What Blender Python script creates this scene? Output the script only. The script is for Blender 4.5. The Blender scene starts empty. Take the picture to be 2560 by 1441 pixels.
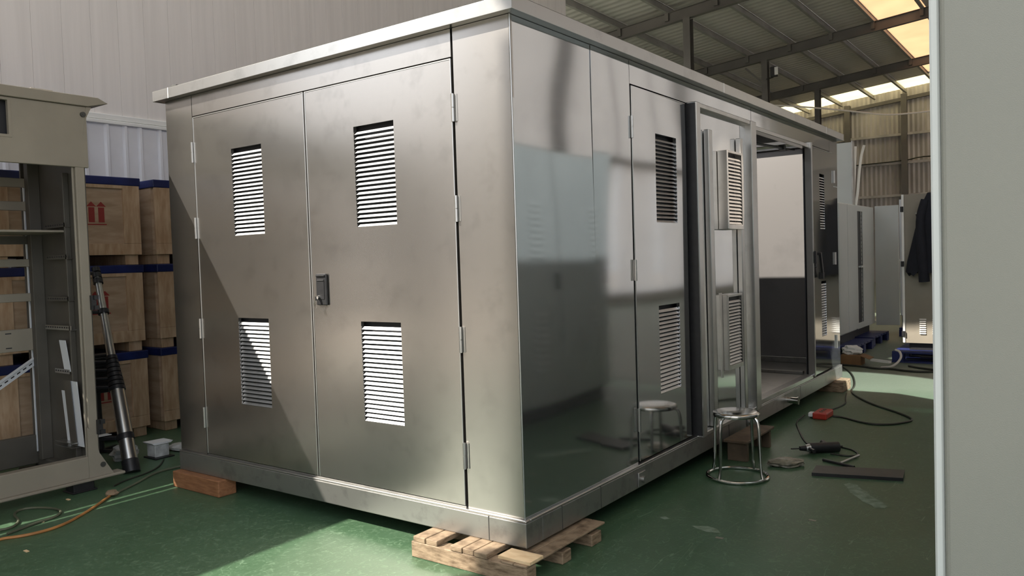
import bpy, bmesh, math, random
from mathutils import Vector, Matrix
random.seed(7)
C = bpy.context.scene
COL = C.collection
PI = math.pi

# ------------------------------------------------------------------ camera
cam_d = bpy.data.cameras.new('camera')
cam_d.sensor_width = 36.0
cam_d.lens = 1985.74 / 2560 * 36
cam_d.clip_end = 300
cam = bpy.data.objects.new('camera', cam_d)
COL.objects.link(cam)
cam.location = (2.205, -3.061, 1.5)
cam.rotation_euler = (1.5339, 0.0318, 0.6302)
C.camera = cam

# ------------------------------------------------------------------ world, sun, added fill spots, exposure
SKY = 1.05
w = bpy.data.worlds.new('sky'); C.world = w; w.use_nodes = True
bg = w.node_tree.nodes['Background']
bg.inputs[0].default_value = (0.88, 0.93, 1.0, 1)
bg.inputs[1].default_value = SKY

sun_d = bpy.data.lights.new('sun', 'SUN')
sun_d.energy = 5.0
sun_d.angle = math.radians(0.53)
sun_d.color = (1.0, 0.93, 0.82)
sun = bpy.data.objects.new('sun', sun_d); COL.objects.link(sun)
sun.rotation_euler = Vector((0.74, 0.90, -1.0)).to_track_quat('-Z', 'Y').to_euler()

SUN_BOUNCE_POS = Vector((8.55, 1.2, 8.1))
fl_d = bpy.data.lights.new('reflected_sun_spot', 'SPOT')  # added spot standing in for sunlight reflected onto the far floor
fl_d.energy = 9500
fl_d.spot_size = math.radians(7.4)
fl_d.spot_blend = 0.06
fl_d.shadow_soft_size = 0.05
fl_d.color = (0.95, 0.98, 0.92)
fl = bpy.data.objects.new('reflected_sun_spot', fl_d); COL.objects.link(fl)
fl.location = SUN_BOUNCE_POS
fl.rotation_euler = (Vector((0.45, 6.1, 0.0)) - SUN_BOUNCE_POS).to_track_quat('-Z', 'Y').to_euler()

LOUVRE_FILL_POS = Vector((8.7, 2.2, 7.0))
f2_d = bpy.data.lights.new('louvre_fill_spot', 'SPOT')  # added spot that brightens the upper louvre box
f2_d.energy = 7000
f2_d.spot_size = math.radians(3.7)
f2_d.spot_blend = 0.1
f2_d.shadow_soft_size = 0.04
f2_d.color = (1.0, 0.84, 0.68)
f2 = bpy.data.objects.new('louvre_fill_spot', f2_d); COL.objects.link(f2)
f2.location = LOUVRE_FILL_POS
f2.rotation_euler = (Vector((0.1, 2.68, 2.03)) - LOUVRE_FILL_POS).to_track_quat('-Z', 'Y').to_euler()
CABINET_FILL_POS = Vector((-5.55, 3.6, 6.5))
wl_d = bpy.data.lights.new('cabinet_fill_spot', 'SPOT')  # added spot standing in for sky and wall light on the cabinets
wl_d.energy = 1000
wl_d.spot_size = math.radians(52)
wl_d.spot_blend = 0.35
wl_d.shadow_soft_size = 0.12
wl_d.color = (0.93, 0.98, 1.0)
wlo = bpy.data.objects.new('cabinet_fill_spot', wl_d); COL.objects.link(wlo)
wlo.location = CABINET_FILL_POS
wlo.rotation_euler = (Vector((2.0, 1.9, 2.0)) - CABINET_FILL_POS).to_track_quat('-Z', 'Y').to_euler()

C.view_settings.view_transform = 'Standard'
C.view_settings.look = 'None'
C.view_settings.gamma = 1
C.view_settings.use_curve_mapping = False
C.view_settings.exposure = 1.1
C.cycles.use_denoising = True
C.cycles.max_bounces = 10
C.cycles.diffuse_bounces = 5
C.cycles.glossy_bounces = 6
C.cycles.sample_clamp_indirect = 4.0
C.cycles.caustics_reflective = True
C.cycles.blur_glossy = 1.0
C.cycles.caustics_refractive = False

# ------------------------------------------------------------------ materials
MATS = {}
def mat(name, col, rough=0.5, metal=0.0, noise=0.0, nscale=8.0, stretch=(1, 1, 1), col2=None, bump=0.0, bscale=60.0,
        rnoise=0.0, detail=4.0, ramp=(0.35, 0.65), spec=None, bstretch=(1, 1, 1)):
    if name in MATS: return MATS[name]
    m = bpy.data.materials.new(name); m.use_nodes = True
    nt = m.node_tree; b = nt.nodes['Principled BSDF']
    b.inputs['Base Color'].default_value = (*col, 1)
    b.inputs['Roughness'].default_value = rough
    b.inputs['Metallic'].default_value = metal
    if spec is not None: b.inputs['Specular IOR Level'].default_value = spec
    tc = nt.nodes.new('ShaderNodeTexCoord')
    def noise_node(scale, st, det=detail):
        mp = nt.nodes.new('ShaderNodeMapping'); mp.inputs['Scale'].default_value = st
        nt.links.new(tc.outputs['Object'], mp.inputs[0])
        n = nt.nodes.new('ShaderNodeTexNoise'); n.inputs['Scale'].default_value = scale; n.inputs['Detail'].default_value = det
        nt.links.new(mp.outputs[0], n.inputs[0])
        return n
    if noise > 0 or col2:
        n = noise_node(nscale, stretch)
        r = nt.nodes.new('ShaderNodeValToRGB')
        c2 = col2 if col2 else tuple(min(1, c * (1 - noise)) for c in col)
        r.color_ramp.elements[0].position = ramp[0]; r.color_ramp.elements[1].position = ramp[1]
        r.color_ramp.elements[0].color = (*col, 1); r.color_ramp.elements[1].color = (*c2, 1)
        nt.links.new(n.outputs['Fac'], r.inputs[0]); nt.links.new(r.outputs[0], b.inputs['Base Color'])
    if rnoise > 0:
        n = noise_node(nscale * 1.7, stretch)
        mr = nt.nodes.new('ShaderNodeMapRange')
        mr.inputs[3].default_value = max(0.02, rough - rnoise); mr.inputs[4].default_value = rough + rnoise
        nt.links.new(n.outputs['Fac'], mr.inputs[0]); nt.links.new(mr.outputs[0], b.inputs['Roughness'])
    if bump > 0:
        n = noise_node(bscale, bstretch, 2.0)
        bp = nt.nodes.new('ShaderNodeBump'); bp.inputs['Strength'].default_value = bump; bp.inputs['Distance'].default_value = 0.004
        nt.links.new(n.outputs['Fac'], bp.inputs['Height']); nt.links.new(bp.outputs[0], b.inputs['Normal'])
    MATS[name] = m
    return m

def stained_steel(name, col, rough, rn, stain=0.35, scale=5.0, metal=1.0, bmp=0.05):
    """brushed stainless sheet: horizontal grain in the roughness, blotchy handling smudges"""
    if name in MATS: return MATS[name]
    m = bpy.data.materials.new(name); m.use_nodes = True
    nt = m.node_tree; b = nt.nodes['Principled BSDF']; L = nt.links
    b.inputs['Metallic'].default_value = metal
    tc = nt.nodes.new('ShaderNodeTexCoord')
    n1 = nt.nodes.new('ShaderNodeTexNoise'); n1.inputs['Scale'].default_value = scale; n1.inputs['Detail'].default_value = 7; n1.inputs['Roughness'].default_value = 0.62
    L.new(tc.outputs['Object'], n1.inputs[0])
    r = nt.nodes.new('ShaderNodeValToRGB')
    r.color_ramp.elements[0].position = 0.30; r.color_ramp.elements[1].position = 0.48
    r.color_ramp.elements[0].color = (*[c * (1 - stain) for c in col], 1); r.color_ramp.elements[1].color = (*col, 1)
    L.new(n1.outputs['Fac'], r.inputs[0])
    mp = nt.nodes.new('ShaderNodeMapping'); mp.inputs['Scale'].default_value = (3, 3, 500)
    L.new(tc.outputs['Object'], mp.inputs[0])
    n2 = nt.nodes.new('ShaderNodeTexNoise'); n2.inputs['Scale'].default_value = 1.5; n2.inputs['Detail'].default_value = 3
    L.new(mp.outputs[0], n2.inputs[0])
    mr = nt.nodes.new('ShaderNodeMapRange'); mr.inputs[3].default_value = rough - rn; mr.inputs[4].default_value = rough + rn
    L.new(n2.outputs['Fac'], mr.inputs[0])
    L.new(r.outputs[0], b.inputs['Base Color']); L.new(mr.outputs[0], b.inputs['Roughness'])
    bp = nt.nodes.new('ShaderNodeBump'); bp.inputs['Strength'].default_value = bmp; bp.inputs['Distance'].default_value = 0.001
    L.new(n2.outputs['Fac'], bp.inputs['Height']); L.new(bp.outputs[0], b.inputs['Normal'])
    MATS[name] = m
    return m

M_STEEL = stained_steel('brushed_steel', (0.46, 0.438, 0.413), 0.26, 0.012, 0.13, 7.0, 0.965, 0.0)
M_STEELR = stained_steel('polished_steel', (0.50, 0.51, 0.51), 0.075, 0.015, 0.07, 3.0, 0.94, 0.0)
M_BASE = stained_steel('base_steel', (0.36, 0.355, 0.34), 0.38, 0.02, 0.25, 9.0, 0.85, 0.0)
M_EDGE = stained_steel('folded_steel', (0.50, 0.495, 0.48), 0.28, 0.008, 0.15, 6.0, 0.9, 0.0)
M_SLAT = mat('louvre_steel', (0.74, 0.74, 0.74), 0.42, 1.0, noise=0.12, nscale=20)
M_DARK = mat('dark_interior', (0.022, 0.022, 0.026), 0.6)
M_BLACK = mat('black_plastic', (0.018, 0.018, 0.020), 0.42, noise=0.3, nscale=30)
M_CHROME = mat('chrome', (0.66, 0.65, 0.62), 0.16, 1.0, noise=0.2, nscale=25)
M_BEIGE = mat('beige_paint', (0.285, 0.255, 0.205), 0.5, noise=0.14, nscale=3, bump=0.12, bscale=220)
M_BEIGESHADE = mat('beige_paint_shaded', (0.095, 0.087, 0.073), 0.5, noise=0.22, nscale=4, bump=0.1, bscale=200)  # the beige paint darkened, inner shade put into the colour
M_GREY = mat('grey_powder_coat', (0.255, 0.258, 0.228), 0.36, noise=0.05, nscale=2, bump=0.16, bscale=420)
M_GREY2 = mat('pale_grey_powder_coat', (0.60, 0.63, 0.62), 0.34, noise=0.06, nscale=2, bump=0.05, bscale=300)
M_WHITEP = mat('white_panel_paint', (0.70, 0.73, 0.77), 0.4, noise=0.05, nscale=3)
M_BOARD = mat('plywood', (0.50, 0.37, 0.255), 0.62, nscale=3.2, stretch=(1, 1.2, 6), col2=(0.38, 0.265, 0.17), bump=0.1, bscale=40)
M_BATTEN = mat('pine_batten', (0.56, 0.40, 0.26), 0.6, nscale=4, stretch=(6, 6, 1.2), col2=(0.40, 0.26, 0.15), bump=0.1, bscale=50)
M_PALLET = mat('weathered_pallet_wood', (0.31, 0.225, 0.145), 0.75, nscale=18, stretch=(1, 1, 4), col2=(0.12, 0.078, 0.045), bump=0.35, bscale=70, ramp=(0.4, 0.72))
M_REDWOOD = mat('reddish_timber', (0.32, 0.145, 0.065), 0.7, nscale=9, stretch=(1.2, 4, 9), col2=(0.22, 0.095, 0.04), bump=0.3, bscale=60)
M_FRESH = mat('fresh_sawn_wood', (0.80, 0.61, 0.38), 0.65, nscale=14, stretch=(1, 3, 3), col2=(0.68, 0.48, 0.27))
M_BROWNW = mat('dull_brown_wood', (0.14, 0.10, 0.065), 0.75, noise=0.4, nscale=9)
M_BLUE = mat('blue_sheet', (0.012, 0.022, 0.12), 0.45, noise=0.4, nscale=6, bump=0.3, bscale=25)
M_BLUEP = mat('blue_plastic', (0.012, 0.022, 0.12), 0.45, noise=0.25, nscale=6)
M_RED = mat('red_print', (0.30, 0.035, 0.03), 0.6)
M_REDPL = mat('red_plastic', (0.42, 0.035, 0.02), 0.4)
M_ALU = mat('anodised_aluminium', (0.60, 0.61, 0.60), 0.32, 1.0, noise=0.15, nscale=12, stretch=(1, 1, .2))
M_CABLEO = mat('orange_cable', (0.48, 0.21, 0.06), 0.5, noise=0.4, nscale=5)
M_CABLEG = mat('grey_green_cable', (0.13, 0.14, 0.09), 0.55, noise=0.4, nscale=5)
M_CABLED = mat('dark_rubber_cable', (0.028, 0.030, 0.022), 0.5)
M_CABLEW = mat('white_cable', (0.66, 0.62, 0.58), 0.5)
M_FILM = mat('crumpled_film', (0.62, 0.63, 0.62), 0.3, noise=0.4, nscale=14, bump=0.6, bscale=30)
M_BAG = mat('translucent_bag', (0.27, 0.25, 0.19), 0.35, noise=0.5, nscale=25, bump=0.7, bscale=35)
M_PAPER = mat('white_paper', (0.80, 0.80, 0.80), 0.6, noise=0.08, nscale=12)
M_CARD = mat('brown_cardboard', (0.25, 0.135, 0.06), 0.75, noise=0.2, nscale=6)
M_CLOTH = mat('navy_cloth', (0.012, 0.013, 0.022), 0.85, noise=0.3, nscale=9, bump=0.3, bscale=60)
M_STEELBAR = mat('dull_grey_steel', (0.075, 0.075, 0.07), 0.5, 0.3, noise=0.2, nscale=10)
M_GALV = mat('galvanised_steel', (0.52, 0.51, 0.49), 0.38, 0.75, noise=0.2, nscale=5)
M_RAFTER = mat('grey_red_oxide_steel', (0.135, 0.125, 0.115), 0.55, noise=0.25, nscale=1.5)
M_PURLIN = mat('purlin_steel', (0.33, 0.32, 0.30), 0.5, 0.2, noise=0.25, nscale=2)
M_WALL = mat('wall_cladding', (0.84, 0.79, 0.76), 0.55, noise=0.07, nscale=2.5, stretch=(1, 6, 0.25))
M_WALLG = mat('glossy_wall_sheet', (0.78, 0.78, 0.82), 0.13, noise=0.08, nscale=3)
M_TRIM = mat('white_trim', (0.84, 0.83, 0.80), 0.35, noise=0.04, nscale=3)
M_GABLE = mat('aged_corrugated_sheet', (0.50, 0.475, 0.46), 0.5, 0.1, noise=0.3, nscale=1.6, stretch=(1, 1, .4))
M_CONC = mat('yard_concrete', (0.50, 0.425, 0.36), 0.85, noise=0.25, nscale=0.7, bump=0.3, bscale=40)
M_FACADE = mat('pale_render', (0.66, 0.63, 0.59), 0.8, noise=0.1, nscale=0.5)

def roof_mat():
    m = bpy.data.materials.new('ribbed_roof_sheet'); m.use_nodes = True
    nt = m.node_tree; b = nt.nodes['Principled BSDF']; L = nt.links
    b.inputs['Base Color'].default_value = (0.62, 0.595, 0.56, 1); b.inputs['Roughness'].default_value = 0.36; b.inputs['Metallic'].default_value = 0.2
    tc = nt.nodes.new('ShaderNodeTexCoord')
    wv = nt.nodes.new('ShaderNodeTexWave'); wv.wave_type = 'BANDS'; wv.bands_direction = 'Y'
    wv.inputs['Scale'].default_value = 1.1; wv.inputs['Distortion'].default_value = 0.3; wv.inputs['Detail'].default_value = 1
    L.new(tc.outputs['Object'], wv.inputs[0])
    bp = nt.nodes.new('ShaderNodeBump'); bp.inputs['Strength'].default_value = 0.5; bp.inputs['Distance'].default_value = 0.03
    L.new(wv.outputs['Fac'], bp.inputs['Height']); L.new(bp.outputs[0], b.inputs['Normal'])
    return m
M_ROOF = roof_mat()

def skylight_mat(name, col):
    m = bpy.data.materials.new(name); m.use_nodes = True
    nt = m.node_tree; nt.nodes.remove(nt.nodes['Principled BSDF'])
    t = nt.nodes.new('ShaderNodeBsdfTranslucent'); t.inputs[0].default_value = (*col, 1)
    d = nt.nodes.new('ShaderNodeBsdfDiffuse'); d.inputs[0].default_value = (*col, 1)
    mx = nt.nodes.new('ShaderNodeMixShader'); mx.inputs[0].default_value = 0.25
    n = nt.nodes.new('ShaderNodeTexNoise'); n.inputs['Scale'].default_value = 1.2
    tc = nt.nodes.new('ShaderNodeTexCoord'); nt.links.new(tc.outputs['Object'], n.inputs[0])
    mr = nt.nodes.new('ShaderNodeMixRGB'); mr.inputs[1].default_value = (*col, 1); mr.inputs[2].default_value = (*[c * .8 for c in col], 1)
    nt.links.new(n.outputs['Fac'], mr.inputs[0]); nt.links.new(mr.outputs[0], t.inputs[0])
    nt.links.new(t.outputs[0], mx.inputs[1]); nt.links.new(d.outputs[0], mx.inputs[2])
    nt.links.new(mx.outputs[0], nt.nodes['Material Output'].inputs[0])
    return m
M_SKYW = skylight_mat('white_fibreglass', (0.93, 0.90, 0.87))
M_SKYD = skylight_mat('dirty_fibreglass', (0.42, 0.42, 0.40))
M_SKYL = skylight_mat('milky_fibreglass', (0.50, 0.50, 0.49))
M_SKYP = skylight_mat('peach_fibreglass', (0.86, 0.64, 0.47))
M_SKYY = skylight_mat('yellowed_fibreglass', (0.99, 0.92, 0.70))

def floor_mat():
    m = bpy.data.materials.new('green_epoxy_floor'); m.use_nodes = True
    nt = m.node_tree; b = nt.nodes['Principled BSDF']; L = nt.links
    tc = nt.nodes.new('ShaderNodeTexCoord')
    n1 = nt.nodes.new('ShaderNodeTexNoise'); n1.inputs['Scale'].default_value = 1.3; n1.inputs['Detail'].default_value = 8; n1.inputs['Roughness'].default_value = .65
    L.new(tc.outputs['Object'], n1.inputs[0])
    r1 = nt.nodes.new('ShaderNodeValToRGB')
    r1.color_ramp.elements[0].position = .35; r1.color_ramp.elements[1].position = .68
    r1.color_ramp.elements[0].color = (0.049, 0.102, 0.052, 1); r1.color_ramp.elements[1].color = (0.066, 0.126, 0.071, 1)
    L.new(n1.outputs['Fac'], r1.inputs[0])
    # worn, scuffed speckle
    n2 = nt.nodes.new('ShaderNodeTexNoise'); n2.inputs['Scale'].default_value = 26; n2.inputs['Detail'].default_value = 6; n2.inputs['Distortion'].default_value = 1.5
    L.new(tc.outputs['Object'], n2.inputs[0])
    r2 = nt.nodes.new('ShaderNodeValToRGB')
    r2.color_ramp.elements[0].position = .52; r2.color_ramp.elements[1].position = .75
    r2.color_ramp.elements[0].color = (0, 0, 0, 1); r2.color_ramp.elements[1].color = (1, 1, 1, 1)
    L.new(n2.outputs['Fac'], r2.inputs[0])
    mx = nt.nodes.new('ShaderNodeMixRGB'); mx.inputs[2].default_value = (0.17, 0.27, 0.17, 1)
    mu = nt.nodes.new('ShaderNodeMath'); mu.operation = 'MULTIPLY'; mu.inputs[1].default_value = .55
    L.new(r2.outputs[0], mu.inputs[0]); L.new(mu.outputs[0], mx.inputs[0]); L.new(r1.outputs[0], mx.inputs[1])
    # drag scratches: thin ridges of a stretched, distorted noise
    mp = nt.nodes.new('ShaderNodeMapping'); mp.inputs['Rotation'].default_value = (0, 0, .6); mp.inputs['Scale'].default_value = (5, .6, 1)
    L.new(tc.outputs['Object'], mp.inputs[0])
    n3 = nt.nodes.new('ShaderNodeTexNoise'); n3.inputs['Scale'].default_value = 2.2; n3.inputs['Detail'].default_value = 2; n3.inputs['Distortion'].default_value = .8
    L.new(mp.outputs[0], n3.inputs[0])
    s1 = nt.nodes.new('ShaderNodeMath'); s1.operation = 'SUBTRACT'; s1.inputs[1].default_value = .5
    a1 = nt.nodes.new('ShaderNodeMath'); a1.operation = 'ABSOLUTE'
    l1 = nt.nodes.new('ShaderNodeMath'); l1.operation = 'LESS_THAN'; l1.inputs[1].default_value = .0016
    m1 = nt.nodes.new('ShaderNodeMath'); m1.operation = 'MULTIPLY'; m1.inputs[1].default_value = .4
    L.new(n3.outputs['Fac'], s1.inputs[0]); L.new(s1.outputs[0], a1.inputs[0]); L.new(a1.outputs[0], l1.inputs[0]); L.new(l1.outputs[0], m1.inputs[0])
    mx2 = nt.nodes.new('ShaderNodeMixRGB'); mx2.inputs[2].default_value = (0.24, 0.36, 0.24, 1)
    L.new(m1.outputs[0], mx2.inputs[0]); L.new(mx.outputs[0], mx2.inputs[1])
    # grey worn tracks
    n4 = nt.nodes.new('ShaderNodeTexNoise'); n4.inputs['Scale'].default_value = .55; n4.inputs['Detail'].default_value = 3
    L.new(tc.outputs['Object'], n4.inputs[0])
    r4 = nt.nodes.new('ShaderNodeValToRGB'); r4.color_ramp.elements[0].position = .55; r4.color_ramp.elements[1].position = .75
    L.new(n4.outputs['Fac'], r4.inputs[0])
    m4 = nt.nodes.new('ShaderNodeMath'); m4.operation = 'MULTIPLY'; m4.inputs[1].default_value = .5
    L.new(r4.outputs[0], m4.inputs[0])
    mx3 = nt.nodes.new('ShaderNodeMixRGB'); mx3.inputs[2].default_value = (0.13, 0.16, 0.12, 1)
    L.new(m4.outputs[0], mx3.inputs[0]); L.new(mx2.outputs[0], mx3.inputs[1])
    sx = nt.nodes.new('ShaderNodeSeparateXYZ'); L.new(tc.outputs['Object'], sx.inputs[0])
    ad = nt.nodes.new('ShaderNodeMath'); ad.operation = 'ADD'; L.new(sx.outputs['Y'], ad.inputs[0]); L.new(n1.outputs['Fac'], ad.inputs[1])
    far_mix = nt.nodes.new('ShaderNodeMapRange'); far_mix.inputs[1].default_value = 5.3; far_mix.inputs[2].default_value = 6.6; far_mix.inputs[3].default_value = 0; far_mix.inputs[4].default_value = .7  # floor colour turns paler and greyer towards the far end
    L.new(ad.outputs[0], far_mix.inputs[0])
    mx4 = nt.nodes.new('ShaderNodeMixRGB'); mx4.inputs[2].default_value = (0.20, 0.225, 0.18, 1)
    L.new(far_mix.outputs[0], mx4.inputs[0]); L.new(mx3.outputs[0], mx4.inputs[1])
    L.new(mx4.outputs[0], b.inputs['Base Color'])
    mr = nt.nodes.new('ShaderNodeMapRange'); mr.inputs[3].default_value = .30; mr.inputs[4].default_value = .55
    L.new(n2.outputs['Fac'], mr.inputs[0]); L.new(mr.outputs[0], b.inputs['Roughness'])
    b.inputs['Specular IOR Level'].default_value = 0.38
    return m
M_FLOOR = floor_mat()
M_PALE = mat('pale_green_paint', (0.22, 0.29, 0.22), 0.7, nscale=22, col2=(0.12, 0.17, 0.11), ramp=(.4, .7))

# ------------------------------------------------------------------ mesh helpers
ORG = {}
def org(p): return ORG.get(p.name, Vector((0, 0, 0))) if p else Vector((0, 0, 0))

class MB:
    def __init__(s): s.v = []; s.f = []; s.smooth = set()
    def add(s, vs, fs, smooth=False):
        o = len(s.v); s.v += [Vector(v) for v in vs]
        for f in fs:
            if smooth: s.smooth.add(len(s.f))
            s.f.append([i + o for i in f])
        return s
    def box(s, x0, x1, y0, y1, z0, z1):
        x0, x1 = min(x0, x1), max(x0, x1); y0, y1 = min(y0, y1), max(y0, y1); z0, z1 = min(z0, z1), max(z0, z1)
        return s.add([(x0, y0, z0), (x1, y0, z0), (x1, y1, z0), (x0, y1, z0), (x0, y0, z1), (x1, y0, z1), (x1, y1, z1), (x0, y1, z1)],
                     [(0, 3, 2, 1), (4, 5, 6, 7), (0, 1, 5, 4), (1, 2, 6, 5), (2, 3, 7, 6), (3, 0, 4, 7)])
    def bar(s, a, b, wd, ht, up=(0, 0, 1)):
        a = Vector(a); b = Vector(b); d = (b - a).normalized(); up = Vector(up)
        if abs(d.dot(up)) > .98: up = Vector((1, 0, 0))
        r = d.cross(up).normalized() * wd / 2; u = r.cross(d).normalized() * ht / 2
        vs = [p + i * r + j * u for p in (a, b) for i, j in ((-1, -1), (1, -1), (1, 1), (-1, 1))]
        return s.add(vs, [(0, 1, 2, 3), (7, 6, 5, 4), (0, 4, 5, 1), (1, 5, 6, 2), (2, 6, 7, 3), (3, 7, 4, 0)])
    def prism(s, poly, axis, a, b):
        """extrude a 2-D polygon along an axis (0,1,2); poly gives the other two coords in order"""
        def P(u, v, t):
            c = [u, v]; c.insert(axis, t); return tuple(c)
        n = len(poly)
        vs = [P(u, v, a) for u, v in poly] + [P(u, v, b) for u, v in poly]
        fs = [tuple(range(n))[::-1], tuple(range(n, 2 * n))] + [(i, (i + 1) % n, n + (i + 1) % n, n + i) for i in range(n)]
        return s.add(vs, fs)
    def tube(s, pts, r, n=8, closed=False, smoothpath=0, cap=True):
        pts = [Vector(p) for p in pts]
        for _ in range(smoothpath):
            q = []
            m = len(pts)
            rng = range(m) if closed else range(m - 1)
            if not closed: q.append(pts[0])
            for i in rng:
                a, b = pts[i], pts[(i + 1) % m]
                q += [a * .75 + b * .25, a * .25 + b * .75]
            if not closed: q.append(pts[-1])
            pts = q
        m = len(pts); rs = r if isinstance(r, (list, tuple)) else None
        if rs and len(rs) != m: rs = [rs[0] + (rs[-1] - rs[0]) * i / (m - 1) for i in range(m)]
        vs = []; prev = None
        for i, p in enumerate(pts):
            if closed: t = (pts[(i + 1) % m] - pts[i - 1]).normalized()
            else: t = (pts[min(i + 1, m - 1)] - pts[max(i - 1, 0)]).normalized()
            if prev is None:
                prev = t.orthogonal().normalized()
                if abs(t.z) < .9: prev = (Vector((0, 0, 1)) - t * t.z).normalized()
            prev = (prev - t * prev.dot(t)).normalized()
            bi = t.cross(prev)
            rr = rs[i] if rs else r
            vs += [p + (prev * math.cos(2 * PI * k / n) + bi * math.sin(2 * PI * k / n)) * rr for k in range(n)]
        fs = []
        for i in range(m if closed else m - 1):
            for k in range(n):
                a = i * n + k; b = i * n + (k + 1) % n; j = (i + 1) % m
                fs.append((a, b, j * n + (k + 1) % n, j * n + k))
        s.add(vs, fs, True)
        if cap and not closed:
            s.add(vs[:n], [tuple(range(n))[::-1]]); s.add(vs[-n:], [tuple(range(n))])
        return s
    def lathe(s, c, prof, n=28):
        c = Vector(c); vs = []; m = len(prof)
        for r, z in prof:
            vs += [c + Vector((r * math.cos(2 * PI * k / n), r * math.sin(2 * PI * k / n), z)) for k in range(n)]
        fs = [(i * n + k, i * n + (k + 1) % n, (i + 1) * n + (k + 1) % n, (i + 1) * n + k) for i in range(m - 1) for k in range(n)]
        s.add(vs, fs, True)
        if prof[0][0] > 1e-4: s.add(vs[:n], [tuple(range(n))[::-1]])
        if prof[-1][0] > 1e-4: s.add(vs[-n:], [tuple(range(n))])
        return s
    def build(s, name, m, parent=None, bevel=0.0, seg=1, at=None, sharp=35):
        me = bpy.data.meshes.new(name)
        o_ = Vector(at) if at is not None else org(parent)
        me.from_pydata([tuple(v - o_) for v in s.v], [], s.f)
        me.materials.append(m)
        for i in s.smooth: me.polygons[i].use_smooth = True
        me.update()
        bm = bmesh.new(); bm.from_mesh(me)
        bmesh.ops.recalc_face_normals(bm, faces=bm.faces[:])
        bm.to_mesh(me); bm.free()
        if s.smooth: me.set_sharp_from_angle(angle=math.radians(sharp))
        o = bpy.data.objects.new(name, me); COL.objects.link(o)
        if parent: o.parent = parent
        ORG[o.name] = o_
        if at is not None and not parent: o.location = o_
        if bevel > 0:
            b = o.modifiers.new('bevel', 'BEVEL'); b.width = bevel; b.segments = seg; b.limit_method = 'ANGLE'; b.angle_limit = math.radians(40)
        return o

def share(src, name, parent, offset):
    """another object of the same mesh, shifted by offset from src"""
    o = src.copy(); o.name = name
    COL.objects.link(o); o.parent = parent
    o.location = src.location + Vector(offset); ORG[o.name] = ORG[src.name]
    return o

def thing(name, label, cat, loc=(0, 0, 0), group=None):
    o = bpy.data.objects.new(name, None); COL.objects.link(o); o.location = loc
    o.empty_display_size = .1
    o['label'] = label; o['category'] = cat
    if group: o['group'] = group
    ORG[o.name] = Vector(loc)
    return o
def tag(o, label, cat, group=None):
    o['label'] = label; o['category'] = cat
    if group: o['group'] = group
    return o
def struct(o): o['kind'] = 'structure'; return o
def sempty(name):
    o = bpy.data.objects.new(name, None); COL.objects.link(o); o['kind'] = 'structure'; ORG[o.name] = Vector((0, 0, 0)); return o

LEFT = lambda u, v, wd: (u, -wd, v)       # face towards -y
RIGHT = lambda u, v, wd: (wd, u, v)       # face towards +x
NX = lambda x0: (lambda u, v, wd: (x0 - wd, u, v))   # face towards -x
NY = lambda y0: (lambda u, v, wd: (u, y0 - wd, v))
PX = lambda x0: (lambda u, v, wd: (x0 + wd, u, v))

def sheet(fr, u0, u1, v0, v1, w0, w1, holes=(), sub=0.0, wave=None):
    """a plate in a face frame with rectangular holes; wave(u,v) bows the outer skin"""
    us = sorted({u0, u1, *[h[0] for h in holes], *[h[1] for h in holes]})
    vs = sorted({v0, v1, *[h[2] for h in holes], *[h[3] for h in holes]})
    def fine(a):
        if sub <= 0: return a
        out = []
        for p, q in zip(a, a[1:]):
            n = max(1, int(round((q - p) / sub)))
            out += [p + (q - p) * i / n for i in range(n)]
        return out + [a[-1]]
    us, vs = fine(us), fine(vs)
    nu, nv = len(us), len(vs)
    def filled(i, j):
        if i < 0 or j < 0 or i >= nu - 1 or j >= nv - 1: return False
        cu, cv = (us[i] + us[i + 1]) / 2, (vs[j] + vs[j + 1]) / 2
        return not any(h[0] < cu < h[1] and h[2] < cv < h[3] for h in holes)
    m = MB(); idx = {}
    def V(i, j, k):
        if (i, j, k) not in idx:
            wd = w1 + (wave(us[i], vs[j]) if wave else 0) if k else w0
            idx[(i, j, k)] = len(m.v); m.v.append(Vector(fr(us[i], vs[j], wd)))
        return idx[(i, j, k)]
    for i in range(nu - 1):
        for j in range(nv - 1):
            if not filled(i, j): continue
            if wave: m.smooth.add(len(m.f))
            m.f.append([V(i, j, 1), V(i + 1, j, 1), V(i + 1, j + 1, 1), V(i, j + 1, 1)])
            m.f.append([V(i, j, 0), V(i, j + 1, 0), V(i + 1, j + 1, 0), V(i + 1, j, 0)])
            for di, dj, a, b in ((-1, 0, (i, j), (i, j + 1)), (1, 0, (i + 1, j), (i + 1, j + 1)), (0, -1, (i, j), (i + 1, j)), (0, 1, (i, j + 1), (i + 1, j + 1))):
                if not filled(i + di, j + dj):
                    m.f.append([V(*a, 0), V(*b, 0), V(*b, 1), V(*a, 1)])
    return m

def fbox(m, fr, u0, u1, v0, v1, w0, w1):
    a = Vector(fr(u0, v0, w0)); b = Vector(fr(u1, v1, w1))
    return m.box(a.x, b.x, a.y, b.y, a.z, b.z)

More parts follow.
